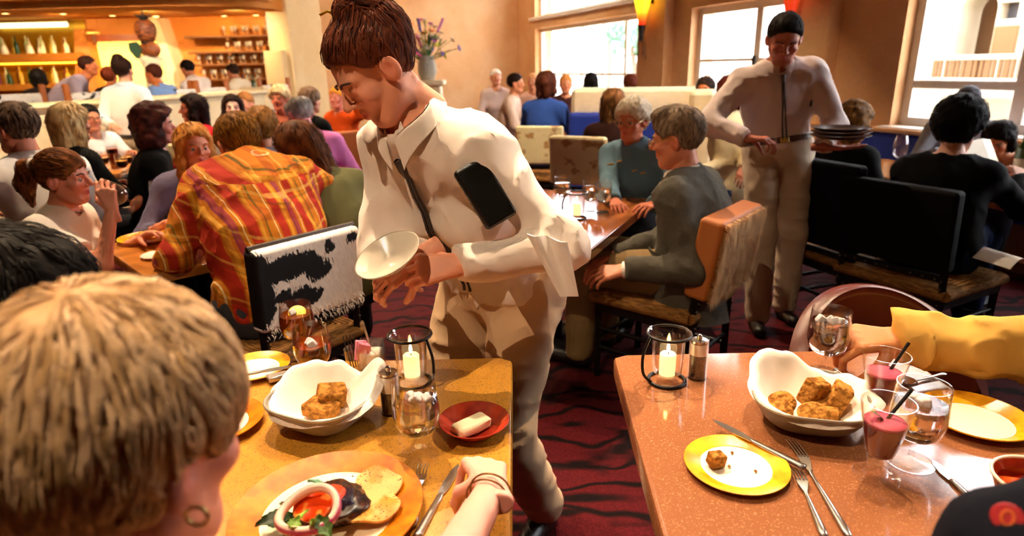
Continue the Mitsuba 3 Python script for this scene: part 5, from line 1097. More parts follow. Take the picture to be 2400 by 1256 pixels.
def lump(q, sc, seed, amp=.3, n=3):
    m = trimesh.creation.icosphere(n, 1.0); m.vertices *= 1 + amp * (meshkit.fbm(m.vertices * 2.2 + seed * 7, 3) - .5)[:, None] * 2; m.apply_scale(sc); return mv(m, q)
MEAT = pmat('grilled', lambda p, n, uv: mix(lin('3a1a10'), lin('120a0c'), smoothstep(.35, .65, mfbm(p.x * 80, p.y * 80, p.z * 80, 3))), .25, spec=.6)
solo('grilled_meat', lump(on_plate(780, 1180, .028), (.062, .055, .024), 3), MEAT, 'glossy dark grilled meat under the onion and tomato', 'meat', True)
solo('grilled_pepper', lump(on_plate(812, 1172, .038), (.018, .034, .014), 5), mat('1c1424', .2), 'dark grilled pepper strip beside the flatbread', 'vegetable', True)
solo('tomato_slice', disc(on_plate(738, 1185, .052), .034, .008, 4, (18, -8), .003), pmat('tomato', lambda p, n, uv: mix(lin('d8380c'), lin('f08838'), smoothstep(.55, .75, mnoise(p.x * 110, p.y * 110, 2))), .2), 'red-orange tomato slice inside the onion ring', 'tomato', True)
solo('tomato_wedge', lump(on_plate(778, 1160, .050), (.022, .026, .012), 8, .15), mat('d03a1c', .2), 'tomato wedge behind the onion ring', 'tomato', True)
q = on_plate(722, 1196, .066); a = np.linspace(0, 2 * np.pi, 48, endpoint=False); ring = np.stack([.047 * np.cos(a), .040 * np.sin(a), .004 * np.sin(2 * a)], 1); og = tube(ring, .0072, 12, True); og.vertices[:, 2] *= 1.3
oc = np.where((np.hypot(og.vertices[:, 0] / .047, og.vertices[:, 1] / .040) > 1.08)[:, None], lin('9a3060'), lin('f0c4b4'))
oM = trimesh.transformations.euler_matrix(math.radians(14), math.radians(-8), .3); oM[:3, 3] = q
solo('onion_ring', xf(og, oM), 'vc_gloss', 'thick raw red onion ring on top of the food', 'onion', True, color=oc)
for i, (px, py, dz, c, s_) in enumerate([(738, 1140, .04, '5a8a6a', .018), (672, 1190, .03, '3a5a20', .02), (655, 1215, .03, '24401a', .028), (690, 1225, .07, '6a8a30', .016), (735, 1222, .07, '5a7a2c', .018), (715, 1205, .065, '7a9a34', .014), (640, 1235, .025, '1c3014', .03), (722, 1165, .06, '88a040', .014), (760, 1235, .06, '3c5a20', .02)]):
    q = on_plate(px, py, dz); r_ = np.random.default_rng(i + 40); m = grid_sheet(lambda u, v: np.stack([(u - .5) * 2 * s_, (v - .5) * 1.2 * s_ * np.sin(np.clip(u, .02, .98) * math.pi) * (1 + .25 * np.sin(u * 22)), .35 * s_ * np.sin(u * 3 + i) + .25 * s_ * np.abs(v - .5) * 2], 1), 13, 7, .0008)
    M = trimesh.transformations.random_rotation_matrix(r_.random(3) * [1, 1, 1]); M = trimesh.transformations.euler_matrix(r_.uniform(-.6, .6), r_.uniform(-.6, .6), r_.uniform(0, 6.28)); M[:3, 3] = q
    solo('herb_leaf', xf(m, M), mat(c, .5), ['grey-green herb leaf sticking up behind the onion ring', 'curled green leaf left of the onion ring', 'dark green leaf at the left rim of the food', 'light green leaf inside the lower left of the onion ring', 'green leaf under the tomato slice', 'yellow-green sprig left inside the onion ring', 'darkest leaf at the bottom left of the food', 'pale sprig above the tomato slice', 'green leaf at the bottom of the food'][i], 'herb leaf', True)

# ---- right table
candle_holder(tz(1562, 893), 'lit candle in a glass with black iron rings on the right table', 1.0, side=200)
pepper_mill(tz(1633, 884), 'clear pepper mill beside the candle on the right table', .56)
p = tz(1888, 985); bread_bowl(p, 'pewter rounded-square bread bowl on the right table', .124, 30, 4, .06, .062)
napkin(p, [(-170, .112, .070), (-140, .104, .060), (-100, .110, .064), (-60, .114, .064), (-25, .128, .080), (10, .132, .088), (40, .116, .076), (65, .106, .082), (95, .112, .122), (125, .118, .130), (150, .118, .108), (175, .112, .076)], 'white cloth napkin standing up in the right bread bowl')
for i, (dx, dy, dz, sz, dg, tl, rd, l) in enumerate([(-.055, .005, .040, (.062, .058, .03), 0, (30, -20), True, 'round brown roll at the left of the right bread bowl'), (-.070, -.025, .036, (.06, .05, .026), 40, (20, -25), True, 'flat roll half under the napkin edge in the right bread bowl'), (-.010, -.045, .045, (.068, .052, .034), 10, (28, 0), True, 'round seeded slice at the front of the right bread bowl'),
    (.02, .02, .058, (.05, .036, .06), 25, (12, 10), False, 'upright square chunk of bread in the right bread bowl'), (.058, -.008, .052, (.034, .055, .075), -25, (-8, 22), False, 'leaning golden wedge of bread in the right bread bowl'), (.03, -.02, .034, (.07, .05, .03), 60, (0, 8), False, 'slice of bread at the bottom of the right bread bowl')]):
    bread((p[0] + dx, p[1] + dy, p[2] + dz), sz, i + 10, l, dg, tl, rd)
pp = tz(1724, 1098); plate(pp, .098, .066, .014, 'yellow rimmed bread plate with a cube of bread on the right table')
q = tz(1677, 1098); bread((q[0], q[1], TZ + .021), (.030, .026, .026), 30, 'small cube of brown bread left on the yellow bread plate', 20, (5, 8))
for i, (px, py) in enumerate([(1715, 1068), (1770, 1112), (1708, 1100)]): q = tz(px, py); solo('crumb', lump((q[0], q[1], TZ + .008), (.003, .003, .002), i, .3, 1), 'crumb_brown', ['bread crumb near the top of the yellow bread plate', 'bread crumb at the right of the yellow bread plate', 'bread crumb beside the bread cube on the yellow plate'][i], 'crumb', True)
knife(tz(1668, 1003), tz(1884, 1108), 'knife lying over the edge of the yellow bread plate', .019, .012)
fork(tz(1852, 1034), tz(1990, 1262), 'fork under the knife handle on the right table', .003, .003)
fork(tz(1862, 1100), tz(1932, 1262), 'nearer fork at the left on the right table', .003, .003)
def cocktail(p, label, st, seed):
    k = thing('cocktail_glass', label, 'glass'); 
    outer = [(.024, .050), (.030, .075), (.040, .125), (.046, .158)]; o = bez([(a, 0, b) for a, b in outer], 5)[:, [0, 2]]; o = np.vstack([[[0, .046]], o]); inn = o.copy(); inn[:, 0] = np.maximum(inn[:, 0] - .002, 0); inn[0, 1] += .004
    part(k, 'bowl', lathe(np.vstack([o, inn[::-1]]), 36, p), 'clear_glass', 40)
    part(k, 'foot', lathe([(0, .0455), (.022, .0465), (.0185, .036), (.0175, .016), (.024, .008), (.034, .0045), (.041, .003), (.041, .0006), (0, .0003)][::-1], 36, p), 'clear_glass', 40)
    zl = .112; m = inn[inn[:, 1] < zl]; r_e = np.interp(zl, inn[:, 1], inn[:, 0]); m = np.vstack([m, [[r_e, zl]]]); m[:, 0] = np.maximum(m[:, 0] - .0005, 0)
    part(k, 'drink', lathe(np.vstack([m, [[0, zl]]]), 36, p), mat('6c0618', .25, 0, .5), 40)
    part(k, 'froth', lathe([(0, zl + .0005), (r_e - .001, zl + .0005), (r_e - .0006, zl + .006), (r_e * .6, zl + .009), (0, zl + .008)], 36, p), mat('b23454', .6), True)
    part(k, 'straw', tube([p + np.array(st[0]), p + np.array(st[1])], .0032, 10), mat('0a0608', .35))
    if seed: part(k, 'mint_leaf', mv(rot(grid_sheet(lambda u, v: np.stack([(u - .5) * .034, (v - .5) * .018 * np.sin(np.clip(u, .03, .97) * math.pi), .004 * np.sin(u * 3)], 1), 9, 5, .0006), [0, 1, 0], 40), p + [-.014, .004, zl + .014]), mat('2c4a1c', .5), True)
c1, c2 = tz(2052, 1115), tz(2052, 985); cocktail(c1, 'nearer red frozen cocktail with a mint leaf and black straw', ((-.006, .004, .1), (.045, .01, .176)), 1); cocktail(c2, 'farther red frozen cocktail with a black straw', ((.006, .004, .1), (.050, .012, .178)), 0)
goblet(tz(2132, 1082), .168, .046, .049, .66, 'goblet of iced water behind the nearer red cocktail', ice=7, seed=9, foot_r=.043)
plate(tz(2282, 990), .105, .072, .022, 'empty yellow rimmed plate at the right edge of the right table')
knife(tz(2182, 1082), tz(2292, 1190), 'knife in the bright reflection on the right table'); knife(tz(2035, 915), tz(1958, 868), 'knife behind the bread bowl on the right table'); fork(tz(2110, 905), tz(2215, 880), 'spoon behind the water goblet on the right table', name='spoon')
rb2 = tz(2425, 1185); k = thing('bowl', 'orange-red bowl with a white rim at the right picture edge', 'bowl'); part(k, 'body', lathe([(0, .002), (.04, .002), (.06, .02), (.071, .05), (.068, .05), (.056, .022), (.036, .008), (0, .007)], 48, rb2), 'glaze_red', True); part(k, 'rim', lathe([(.068, .049), (.0725, .049), (.0735, .053), (.0705, .056), (.067, .053), (.068, .049)], 48, rb2), GLAZEW, True); part(k, 'soup', lathe([(0, .034), (.061, .034), (.0, .0345)], 32, rb2), mat('d85a24', .2), True)
HG = tz(1928, 884); goblet(HG + [0, 0, .012], .168, .044, .048, .74, 'goblet of iced water held by the hand in the yellow sleeve', ice=8, seed=14)

# ---- other tables
def tt(px, py, z): return ray_z(px, py, z)
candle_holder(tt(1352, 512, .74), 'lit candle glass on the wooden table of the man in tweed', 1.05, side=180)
for px, py, l in [(1318, 482, 'water goblet nearest the main waiter on the brown wooden table'), (1384, 492, 'left goblet of the pair by the teal woman on the wooden table'), (1412, 497, 'right goblet of the pair by the teal woman on the wooden table')]: goblet(tt(px, py, .74), .168, .044, .048, .66, l, seed=int(px), sides=24)
goblet(tt(382, 505, .74), .20, .038, .048, .45, 'goblet of red wine before the long-haired woman', liquid=mat('3a060c', .1), sides=24, foot_r=.036)
plate(tt(350, 562, .74), .135, .095, .02, 'yellow plate of food before the ponytailed girl', 'glaze_yellow'); q = tt(350, 556, .76)
k = solo('chips', cat_([lump(q + [math.cos(i * 2.4) * .012 * math.sqrt(i), math.sin(i * 2.4) * .010 * math.sqrt(i), .008 + .016 * max(0, 1 - i / 22)], (.022, .014, .008), i, .4, 1) for i in range(34)]), mat('d89a30', .6), 'golden heap of chips on the plate of the ponytailed girl', 'chips', False); labels[k]['kind'] = 'stuff'
plate(tt(372, 602, .74), .07, .05, .014, 'small pale plate by the elbow of the plaid-shirted man', GLAZEW)
pg_ = thing('beer_glass', 'tall glass of amber beer on the table before the standing waiter', 'glass'); q = tt(272, 397, .75)
part(pg_, 'tumbler', lathe([(0, 0), (.034, 0), (.044, .20), (.042, .20), (.032, .008), (0, .008)], 20, q), 'clear_glass', 40); part(pg_, 'beer', lathe([(0, .009), (.031, .009), (.040, .17), (0, .17)], 20, q), mat('8a2c08', .1, 0, .5), 40)
for i, (px, py) in enumerate([(246, 400), (290, 408), (302, 398)]): goblet(tt(px, py, .75), .16, .04, .045, .5, ['left goblet beside the beer glass', 'nearer goblet beside the beer glass', 'right goblet beside the beer glass'][i], liquid=mat('e0a030', .1), sides=18)
goblet(tt(2103, 392, TZ), .225, .034, .048, 0, 'tall empty wine glass in front of the blue banquette', empty=True, sides=28, foot_r=.038)
k = thing('votive', 'white votive candle cup behind the dark-haired woman on the right', 'candle'); q = tt(2152, 388, TZ); part(k, 'cup', lathe([(0, 0), (.05, 0), (.07, .07), (.066, .07), (.047, .006), (0, .006)], 24, q), mat('f4ead8', .4), True); part(k, 'wax', lathe([(0, .045), (.060, .045), (0, .047)], 20, q), WAX)
k = thing('wine_bottle', 'green wine bottle on the table at the right picture edge', 'bottle'); q = tt(2384, 418, TZ) ; part(k, 'body', lathe(prof_bottle(0, 1.0), 28, q), BOT[0], 40); part(k, 'label', lathe([(.0386, .04), (.0390, .04), (.0390, .13), (.0386, .13)], 28, q), mat('e8e0c8', .6))
for i, (px, py) in enumerate([(2262, 420), (2300, 408)]): goblet(tt(px, py, TZ), .15, .04, .045, .5, ['left goblet between the two dark-haired women', 'right goblet between the two dark-haired women'][i], sides=24, seed=i)
plate(tt(2352, 447, TZ), .12, .08, .02, 'yellow edged dinner plate right of the dark-haired woman', 'glaze_yellow')
k = thing('menu', 'open pale menu card on the table at the right picture edge', 'menu'); q = tt(2340, 428, TZ)
for s_ in (-1, 1): part(k, 'page', xf(box((.21, .004, .29), (s_ * .104, 0, .15), .001), trimesh.transformations.translation_matrix(q) @ trimesh.transformations.euler_matrix(-.5, 0, .5) @ trimesh.transformations.rotation_matrix(s_ * .25, [0, 0, 1])), mat('f0e6d0', .7))
# ---------------------------------------------------------------- the people
A = ray_at
def hit(key, px, py, Y0=.3, Y1=12, extra=.0):
    """where the line of sight through this point of the picture meets a person's shirt"""
    f = INFO[key]['top']; ys = np.linspace(Y0, Y1, 1200); P = np.array([A(px, py, y) for y in ys]); d = f(P) - extra; i = np.where(d < 0)[0]
    return P[i[0]] if len(i) else None
def move_keys(prefix, M):
    for k in scene:
        if k == prefix or k.startswith(prefix + '__'): scene[k] = {**scene[k], 'to_world': T(M.tolist())}
WHITESH, TANP = 'ece2da', 'bfa98c'
pmat('tweed', lambda p, n, uv: mix(lin('33302a'), lin('5a564c'), mnoise(p.x * 420, p.y * 420, p.z * 420) * .6 + .4 * mfbm(p.x * 30, p.y * 30, p.z * 30, 2)), .9, spec=.15, sheen=.3)
_pu, _pf = np.array([.616, .788]), np.array([-.787, .617])
def plaid_fn(p, n, uv):
    u = p.x * .616 + p.y * .788; v = p.z - (p.x * -.787 + p.y * .617) * .35; u = u + .012 * mfbm(p.x * 9, p.y * 9, p.z * 9, 2)
    yoke = smoothstep(1.06, 1.075, p.z + .0 * u); U_, V_ = dr.select(yoke > .5, v * 1.1, u), dr.select(yoke > .5, u, v)
    def band(x, per, c, w): q = x / per; q = q - dr.floor(q); return smoothstep(w, w * .7, dr.abs(q - c))
    c = mi.Color3f(lin('c0701c'))
    c = mix(c, lin('a01818'), .9 * band(U_, .105, .28, .19)); c = mix(c, lin('dc9c34'), .8 * band(U_, .105, .56, .06)); c = mix(c, lin('4a4a1c'), .8 * band(U_, .105, .74, .035)); c = mix(c, lin('f0d8a0'), .8 * band(U_, .105, .03, .02)); c = mix(c, lin('902050'), .7 * band(U_, .21, .9, .06))
    c = mix(c, lin('8a1414'), .40 * band(V_, .12, .3, .16)); c = mix(c, lin('f0c060'), .35 * band(V_, .12, .7, .05)); c = mix(c, lin('3a3a18'), .35 * band(V_, .12, .55, .03))
    return c
pmat('plaid', plaid_fn, .85, spec=.15, sheen=.2)

# main waitress
hip = A(1178, 655, 1.80); C = A(880, 165, 1.50)
W1 = person('waitress in a white shirt and tan trousers bending over between the foreground tables', C, -145, 'f', 'near', 1.06, skin='e09a7c', hair=('topknot', '3a180e', '6a3420'), top=(WHITESH, 'long', 'collar'), legs='c4a684', pose='stand', hip=hip,
    ankles=(np.array([-.16, 1.90, .09]), ray_z(1272, 1178, .10)), look=(26, 38, 4), R=dict(at=A(985, 600, 1.40), hint=(-.45, .35, -1), pose='glass', dir=(-.75, -.35, -.35), back=(.2, -.6, .8)),
    L=dict(at=A(1075, 622, 1.36), hint=(1, -.15, -.7), pose='glass', dir=(-.9, -.1, -.05), back=(.1, -.75, .6)), tucked=True, collar='f4ece4', tie='2e2420', closed=True, hunch=.045, wrinkle=.011, hair_scale=.98)
q = hit(W1, 1150, 440); d_ = norm(q - CAM)
bx = norm(np.array([1, .25, 0])); bz = norm(np.array([-.50, .22, .84])); bx = norm(bx - bz * (bx @ bz)); by = np.cross(bz, bx)
solo('order_book', xf(rbox((.080, .024, .150), r=.009, n=4), frame(q + np.array([-.012, -.024, -.008]), bx, by, bz)), mat('040404', .35), 'black leather order book sticking out of the waitress shirt pocket', 'book', True)
solo('hair_clip', xf(tube(bez([(-.03, 0, 0), (-.01, .004, .008), (.01, 0, -.006), (.03, .004, .006)], 5), .003, 6), frame(INFO[W1]['C'] + INFO[W1]['RH'] @ np.array([.05, -.02, .14]), [1, 0, 0], [0, 1, 0], [0, 0, 1])), mat('e8b020', .2, 1.0), 'gold hair clip on the crown of the waitress', 'hair clip', True)
dq = A(922, 622, 1.325); k = thing('dish', 'small white dish in the hands of the waitress', 'dish')
part(k, 'body', xf(lathe([(0, 0), (.035, 0), (.072, .030), (.075, .034), (.071, .034), (.034, .005), (0, .005)], 40), frame(dq, norm([1, .1, .35]), norm([-.1, .9, .35]), norm(np.cross(norm([1, .1, .35]), norm([-.1, .9, .35]))))), GLAZEW, True)
q0 = hit(W1, 1285, 560) if hit(W1, 1285, 560) is not None else A(1285, 560, 1.75)
tw = grid_sheet(lambda u, v: q0 + np.array([-.004, -.012, .02]) + np.stack([(u - .5) * .085 * (1 - .5 * v) + .05 * v, -.012 * np.sin(u * 9) * (1 - v) - .01, -.15 * v - .02 * u * (1 - v)], 1), 15, 15, .003)
solo('towel', tw, cloth('f6f2ec'), 'white towel tucked in at the left hip of the waitress', 'towel', 40)

# waiter on the right
hip = A(1822, 352, 3.55); C = A(1838, 92, 3.42)
W2 = person('waiter in a white shirt and bolo tie standing on the right with dark plates', C, 186, 'm', 'near', 1.0, skin='a8604a', hair=('crop', '0e0908', '2a2220'), top=('e6d6d2', 'long', 'collar'), legs='c4b09a', pose='stand', hip=hip,
    ankles=(ray_z(1775, 735, .09), ray_z(1840, 712, .09)), look=(8, 30, 0), R=dict(at=A(1752, 325, 3.28), hint=(-1, .3, -.4), pose='glass', dir=(.9, -.3, 0)), L=dict(at=A(1930, 345, 3.22), hint=(1, .5, -.6), pose='flat', dir=(.75, -.35, 0), back=(0, 0, -1)), tucked=True, collar='ece0dc', belt='4a3020', tie='3a3430', closed=True, wrinkle=.009)
for i in range(3): plate(A(1968, 330, 3.10) + [0, 0, .010 + i * .018], .135, .09, .02, ['lowest dark plate carried by the right waiter', 'middle dark plate carried by the right waiter', 'topmost dark plate carried by the right waiter'][i], mat('3a2418', .25), wm=mat('4a3020', .25))
q = hit(W2, 1899, 240)
if q is not None: solo('pen', tube([q + [.0, -.006, -.02], q + [.006, -.006, .045]], .006, 8), mat('101018', .3), 'dark pen in the shirt pocket of the right waiter', 'pen')

# foreground diners
P1 = person('person with short blond hair in the left foreground reaching for the butter', A(285, 1036, .47), 14, 'f', 'near', 1.08, skin='dc9888', hair=('shag', 'b88c58', 'e0bc90'), top=('a07858', 'short', 'crew'), lean=16, look=(8, 12, 0), twist=-18, hair_scale=1.0, wrinkle=.004,
    R=dict(at=ray_z(1188, 1098, .822), pose='pinch', dir=(-.18, .8, -.12), back=(.2, .1, 1), hint=(.7, -.2, -1)), L=dict(at=(-.62, .80, .82)))
S_, E_, W_ = INFO[P1]['arms'][1][:3]; u_ = norm(W_ - E_); x_ = norm(np.cross(u_, [0, 0, 1])); z_ = np.cross(x_, u_)
br = cat_([tube([W_ - u_ * (.012 + .02 * j) + (x_ * math.cos(a) * .034 + z_ * math.sin(a) * .030) for a in np.linspace(0, 2 * np.pi, 28, endpoint=False)], .0016, 6, True) for j in (0, 1)])
strands(P1, 2600, 9, col=('b08a5c', 'ecc8a0'))
part(P1, 'bracelet', br, mat('8a6a40', .3, 1.0), True); part(P1, 'earring', tube([INFO[P1]['C'] + INFO[P1]['RH'] @ np.array([.088, -.004, -.045]) + [.009 * math.cos(a), .003, .009 * math.sin(a)] for a in np.linspace(0, 6.28, 16, endpoint=False)], .0018, 6, True), mat('d0b070', .2, 1.0), True)
person('person with tousled dark hair at the left picture edge behind the blond head', A(50, 752, .88), 48, 'm', 'near', 1.0, skin='d08a84', hair=('fluffy', '060403', '100a07'), top=('040404', 'long', 'crew'), lean=14, look=(-6, 8, 0), R=dict(at=(-.66, 1.22, .80)), L=dict(at=(-.92, 1.25, .80)), wrinkle=0)
YS_ = person('person with a yellow sleeve reaching in from the right for a goblet', np.array([1.43, 1.13, 1.27]), -70, 'm', 'near', 1.16, skin='cf8a58', hair=('short', '3a2416'), top=('e2b45c', 'long', 'crew'), legs='2a2420', lean=26, twist=-34, R=dict(at=HG + np.array([.165, -.015, .105]), pose='grip', dir=(-.95, .05, .02), back=(.1, -.3, .9), hint=(.2, -.2, -1)), L=dict(at=(1.26, 1.02, .50)), wrinkle=.022, fat=1.1)
NS = ray_z(2185, 1268, 1.0)
NV = person('person in a navy jacket with a red badge at the lower right corner', NS + np.array([.20, -.02, .26]), -8, 'm', 'near', 1.0, skin='cf9070', hair=('short', '2a1a10'), top=('080b16', 'long', 'crew'), legs='14141a', lean=6, L=dict(at=NS + np.array([.06, .10, -.46]), hint=(-.5, -.8, 0)), R=dict(at=(1.2, .72, .84)), wrinkle=.008)
q = hit(NV, 2362, 1214, .2, 3)
if q is not None:
    n_ = norm(CAM - q); x_ = norm(np.cross([0, 0, 1], n_)); y_ = np.cross(n_, x_); k = thing('badge', 'round red badge on the navy sleeve at the lower right corner', 'badge')
    part(k, 'disc', xf(lathe([(0, 0), (.0125, 0), (.013, .002), (.012, .004), (0, .004)], 28), frame(q, x_, y_, n_)), mat('b01420', .5)); part(k, 'emblem', xf(cat_([tube([(.0045 * math.cos(a), .0065 * math.sin(a), .0045) for a in np.linspace(0, 6.28, 20, endpoint=False)], .001, 6, True)]), frame(q, x_, y_, n_)), mat('e07030', .5), True)

# table of the plaid-shirted man
G3 = person('girl with a brown ponytail in a white T-shirt drinking from a goblet', A(152, 418, 2.62), 80, 'f', 'near', 1.0, skin='dc9070', hair=('pony', '3a1c0c', '8a4c20'), top=('ece0d0', 'short', 'crew'), legs='2c3850', lean=12, look=(4, 4, 0), R=dict(at=A(262, 492, 2.52), hint=(.6, -.35, -1.2), pose='glass', dir=(-.18, .1, 1), back=(.35, -.85, .2)), L=dict(at=A(330, 560, 2.85)))
necklace = [INFO[G3]['nb'] + np.array([.062 * math.cos(a), .066 * math.sin(a), .012 - .02 * math.cos(a - 1.4)]) for a in np.linspace(0, 6.28, 30, endpoint=False)]
part(G3, 'necklace', tube(necklace, .0045, 6, True), mat('1a120c', .4), True); f = INFO[G3]; part(G3, 'hair_band', mv(xf(tube([(.024 * math.cos(a), 0, .024 * math.sin(a)) for a in np.linspace(0, 6.28, 20, endpoint=False)], .007, 8, True), frame(f['C'] + f['RH'] @ np.array([0, -.118, .05]), *f['RH'].T)), (0, 0, 0)), mat('f0e8e0', .5), True)
gk = goblet((0, 0, 0), .165, .038, .043, .5, 'goblet of water tilted to the mouth of the ponytailed girl', sides=28, empty=True); gt = A(232, 437, 2.60); gb = A(318, 478, 2.58); gz = norm(gt - gb); gx = norm(np.cross([0, 1, 0], gz)); move_keys(gk, frame(gt - gz * .168, gx, np.cross(gz, gx), gz))
person('woman with long straight blond hair and a grey-violet blouse behind the plaid-shirted man', A(455, 345, 3.3), 146, 'f', 'mid', 1.0, skin='e08c68', hair=('long', 'a86420', 'd89850'), top=('5c566c', 'three', 'crew'), lean=14, look=(-10, 4, 0), R=dict(at=A(385, 525, 3.0), pose='relax'), L=dict(at=A(470, 500, 2.95)))
PM = person('man in a red and yellow plaid shirt hunched with his back to us', A(562, 340, 2.90), -28, 'm', 'near', 1.13, skin='cf8a5c', hair=('short', '5c3410', '9a6424'), top=('c07020', 'long', 'crew'), topmat='plaid', legs='3a3a40', lean=32, hunch=.085, look=(-16, 34, 0), fat=1.26, hair_scale=.96, necklen=.35, R=dict(at=A(700, 480, 3.0), hint=(.8, .6, -.6)), L=dict(at=A(470, 560, 2.78), hint=(-.35, -.9, -1.3)), wrinkle=.012)
part(PM, 'collar', tube(bez([INFO[PM]['nb'] + INFO[PM]['fr'](1)[0] * x + INFO[PM]['fr'](1)[1] * y + INFO[PM]['fr'](1)[2] * .02 for x, y in [(-.06, .03), (-.055, -.03), (0, -.062), (.055, -.03), (.06, .03)]], 5), .016, 8), 'plaid', True)
person('woman with brown shoulder-length hair in an olive jacket right of the plaid-shirted man', A(700, 352, 3.02), -34, 'f', 'mid', 1.06, skin='d0805c', hair=('shoulder', '32180c', '6a3c20'), top=('5a5838', 'long', 'crew'), lean=24, side=-10, look=(-44, 26, 0), L=dict(at=A(740, 500, 3.0), hint=(.4, -.6, -1)), R=dict(at=A(790, 480, 3.3)), wrinkle=.012, fat=1.08)

# man in tweed and the woman in teal
TW = person('grey-haired man in a grey tweed jacket and gold glasses seated in profile', A(1586, 326, 2.90), FF - 6, 'm', 'near', 1.12, skin='d08464', hair=('part', '5c4634', '9a846c'), top=('6c6a64', 'long', 'jacket'), topmat='tweed', legs='7a6444', lean=5, hunch=.045, look=(-6, 10, 0), glasses='d0a850', collar='f6f0e8', L=dict(at=A(1468, 632, 2.68), hint=(.6, -.5, -1), pose='relax', dir=(-.9, .1, -.15), back=(-.1, -.5, 1)), R=dict(at=A(1440, 600, 2.92)), wrinkle=.010, fat=1.08)
f = INFO[TW]; e1, e2 = f['lg'][-1][0], f['F']
cf_ = f['arms'][-1]; u_ = norm(cf_[2] - cf_[1]); part(TW, 'cuff', tube([cf_[2] - u_ * .012, cf_[2] + u_ * .016], [.040, .038], 16), cloth('f6f0e8'), True)
sk = f['hip']
def skirt(u, v):
    a = math.radians(-20) + u * math.radians(400) * .0 + u * 2 * math.pi; r = .212 + .04 * v; return sk + np.array([0, 0, .12]) + (np.cos(a) * r * 1.0)[:, None] * f['U'] + (np.sin(a) * r * .82)[:, None] * f['F'] - np.array([0, 0, .30])[None] * v[:, None] - f['F'] * (.05 * v)[:, None]
person_skirt = grid_sheet(lambda u, v: skirt(.38 + .36 * u, v), 40, 12, .006); part(TW, 'jacket_tail', person_skirt, 'tweed', True)
pfp = hit(TW, 1560, 700); 
TE = person('white-haired woman in a teal sweater and glasses at the end of the wooden table', A(1482, 283, 3.78), 214, 'f', 'near', 1.04, skin='cf7a58', hair=('fluffy', 'd8c8ac', 'fff4e0'), top=('56707e', 'long', 'high'), lean=8, look=(6, 6, 0), glasses='c0a880', R=dict(at=A(1440, 470, 3.45)), L=dict(at=A(1530, 480, 3.4)), wrinkle=.010, fat=1.1)
for i, (px, py) in enumerate([(1432, 385), (1455, 378), (1510, 405), (1490, 400)]):
    q = hit(TE, px, py)
    if q is not None: part(TE, 'embroidery', tube(bez([q + [-.025, -.006, -.004], q + [0, -.008, .004], q + [.025, -.006, -.003]], 4), .005, 6), mat('c08a40', .6), True)

# right side
person('woman with curly highlighted brown hair in a black dress beside the right waiter', A(2002, 288, 4.1), 62, 'f', 'mid', 1.02, skin='c88058', hair=('curly', '2c1808', '9a6a34'), top=('040404', 'long', 'low'), legs='3a5a8a', lean=10, R=dict(at=A(2085, 440, 3.95)), wrinkle=.006)
BW = person('woman with short black hair and a black top seen from behind on the right', A(2246, 300, 3.22), 44, 'f', 'near', 1.12, skin='dca284', hair=('fluffy', '070605', '14100e'), top=('040404', 'long', 'low'), legs='182848', lean=8, look=(6, 10, 0), hair_scale=1.1, L=dict(at=A(2290, 400, 3.75)), R=dict(at=A(2390, 420, 3.3)), wrinkle=.007, fat=1.1)
q = ray_z(2345, 588, .60); k = thing('napkin', 'white napkin lying on the lap of the dark-haired woman on the right', 'napkin'); part(k, 'cloth', xf(grid_sheet(lambda u, v: np.stack([(u - .5) * .20, (v - .5) * .24, .01 * np.sin(u * 7) - .05 * (u - .5) ** 2 * 4], 1), 15, 15, .003), frame(q, norm([.8, .3, -.1]), norm([-.3, .8, .05]), norm([.1, 0, 1]))), NAPK, 40)
person('black-haired woman bending over her plate on the blue banquette', A(2340, 328, 4.45), -128, 'f', 'mid', 1.0, skin='d48a5c', hair=('bob', '080605', '1a120e'), top=('b86a44', 'short', 'low'), lean=30, look=(0, 30, 0), R=dict(at=A(2300, 395, 4.0)), L=dict(at=A(2385, 420, 3.9)))
person('grey-capped diner on the banquette behind the dark-haired woman', A(2268, 240, 5.1), 205, 'm', 'far', 1.0, skin='c08060', hair=('short', '2a2a30', '6a6a72'), top=('8a8a90', 'long', 'crew'))
person('woman in a cream cardigan leaning between the tweed man and the right waiter', A(1708, 220, 4.9), -28, 'f', 'mid', 1.04, skin='c87a58', hair=('bob', '3a1412', '6a2c20'), top=('ecd8a8', 'long', 'crew'), legs='3a4a6a', lean=8, L=dict(at=A(1640, 400, 4.6)), R=dict(at=A(1740, 400, 4.5)), fat=1.15)
person('dark-haired diner in black facing us at the end of the cream booth', A(1652, 212, 5.72), 196, 'f', 'mid', 1.0, skin='c8784c', hair=('slickbun', '120a08', '2a1a14'), top=('040404', 'long', 'v'), look=(18, 0, 0))
person('woman with wavy brown hair in a dark brown top behind the teal woman', A(1437, 245, 5.2), 8, 'f', 'mid', 1.02, skin='c88058', hair=('shoulder', '3a2010', '8a5c34'), top=('24110e', 'long', 'crew'))
person('man in a blue sweater with his back to us before the far window', A(1282, 200, 6.9), 32, 'm', 'mid', 1.05, skin='c88058', hair=('bob', '2c140c', '5a2c1c'), top=('2c4a98', 'long', 'crew'))
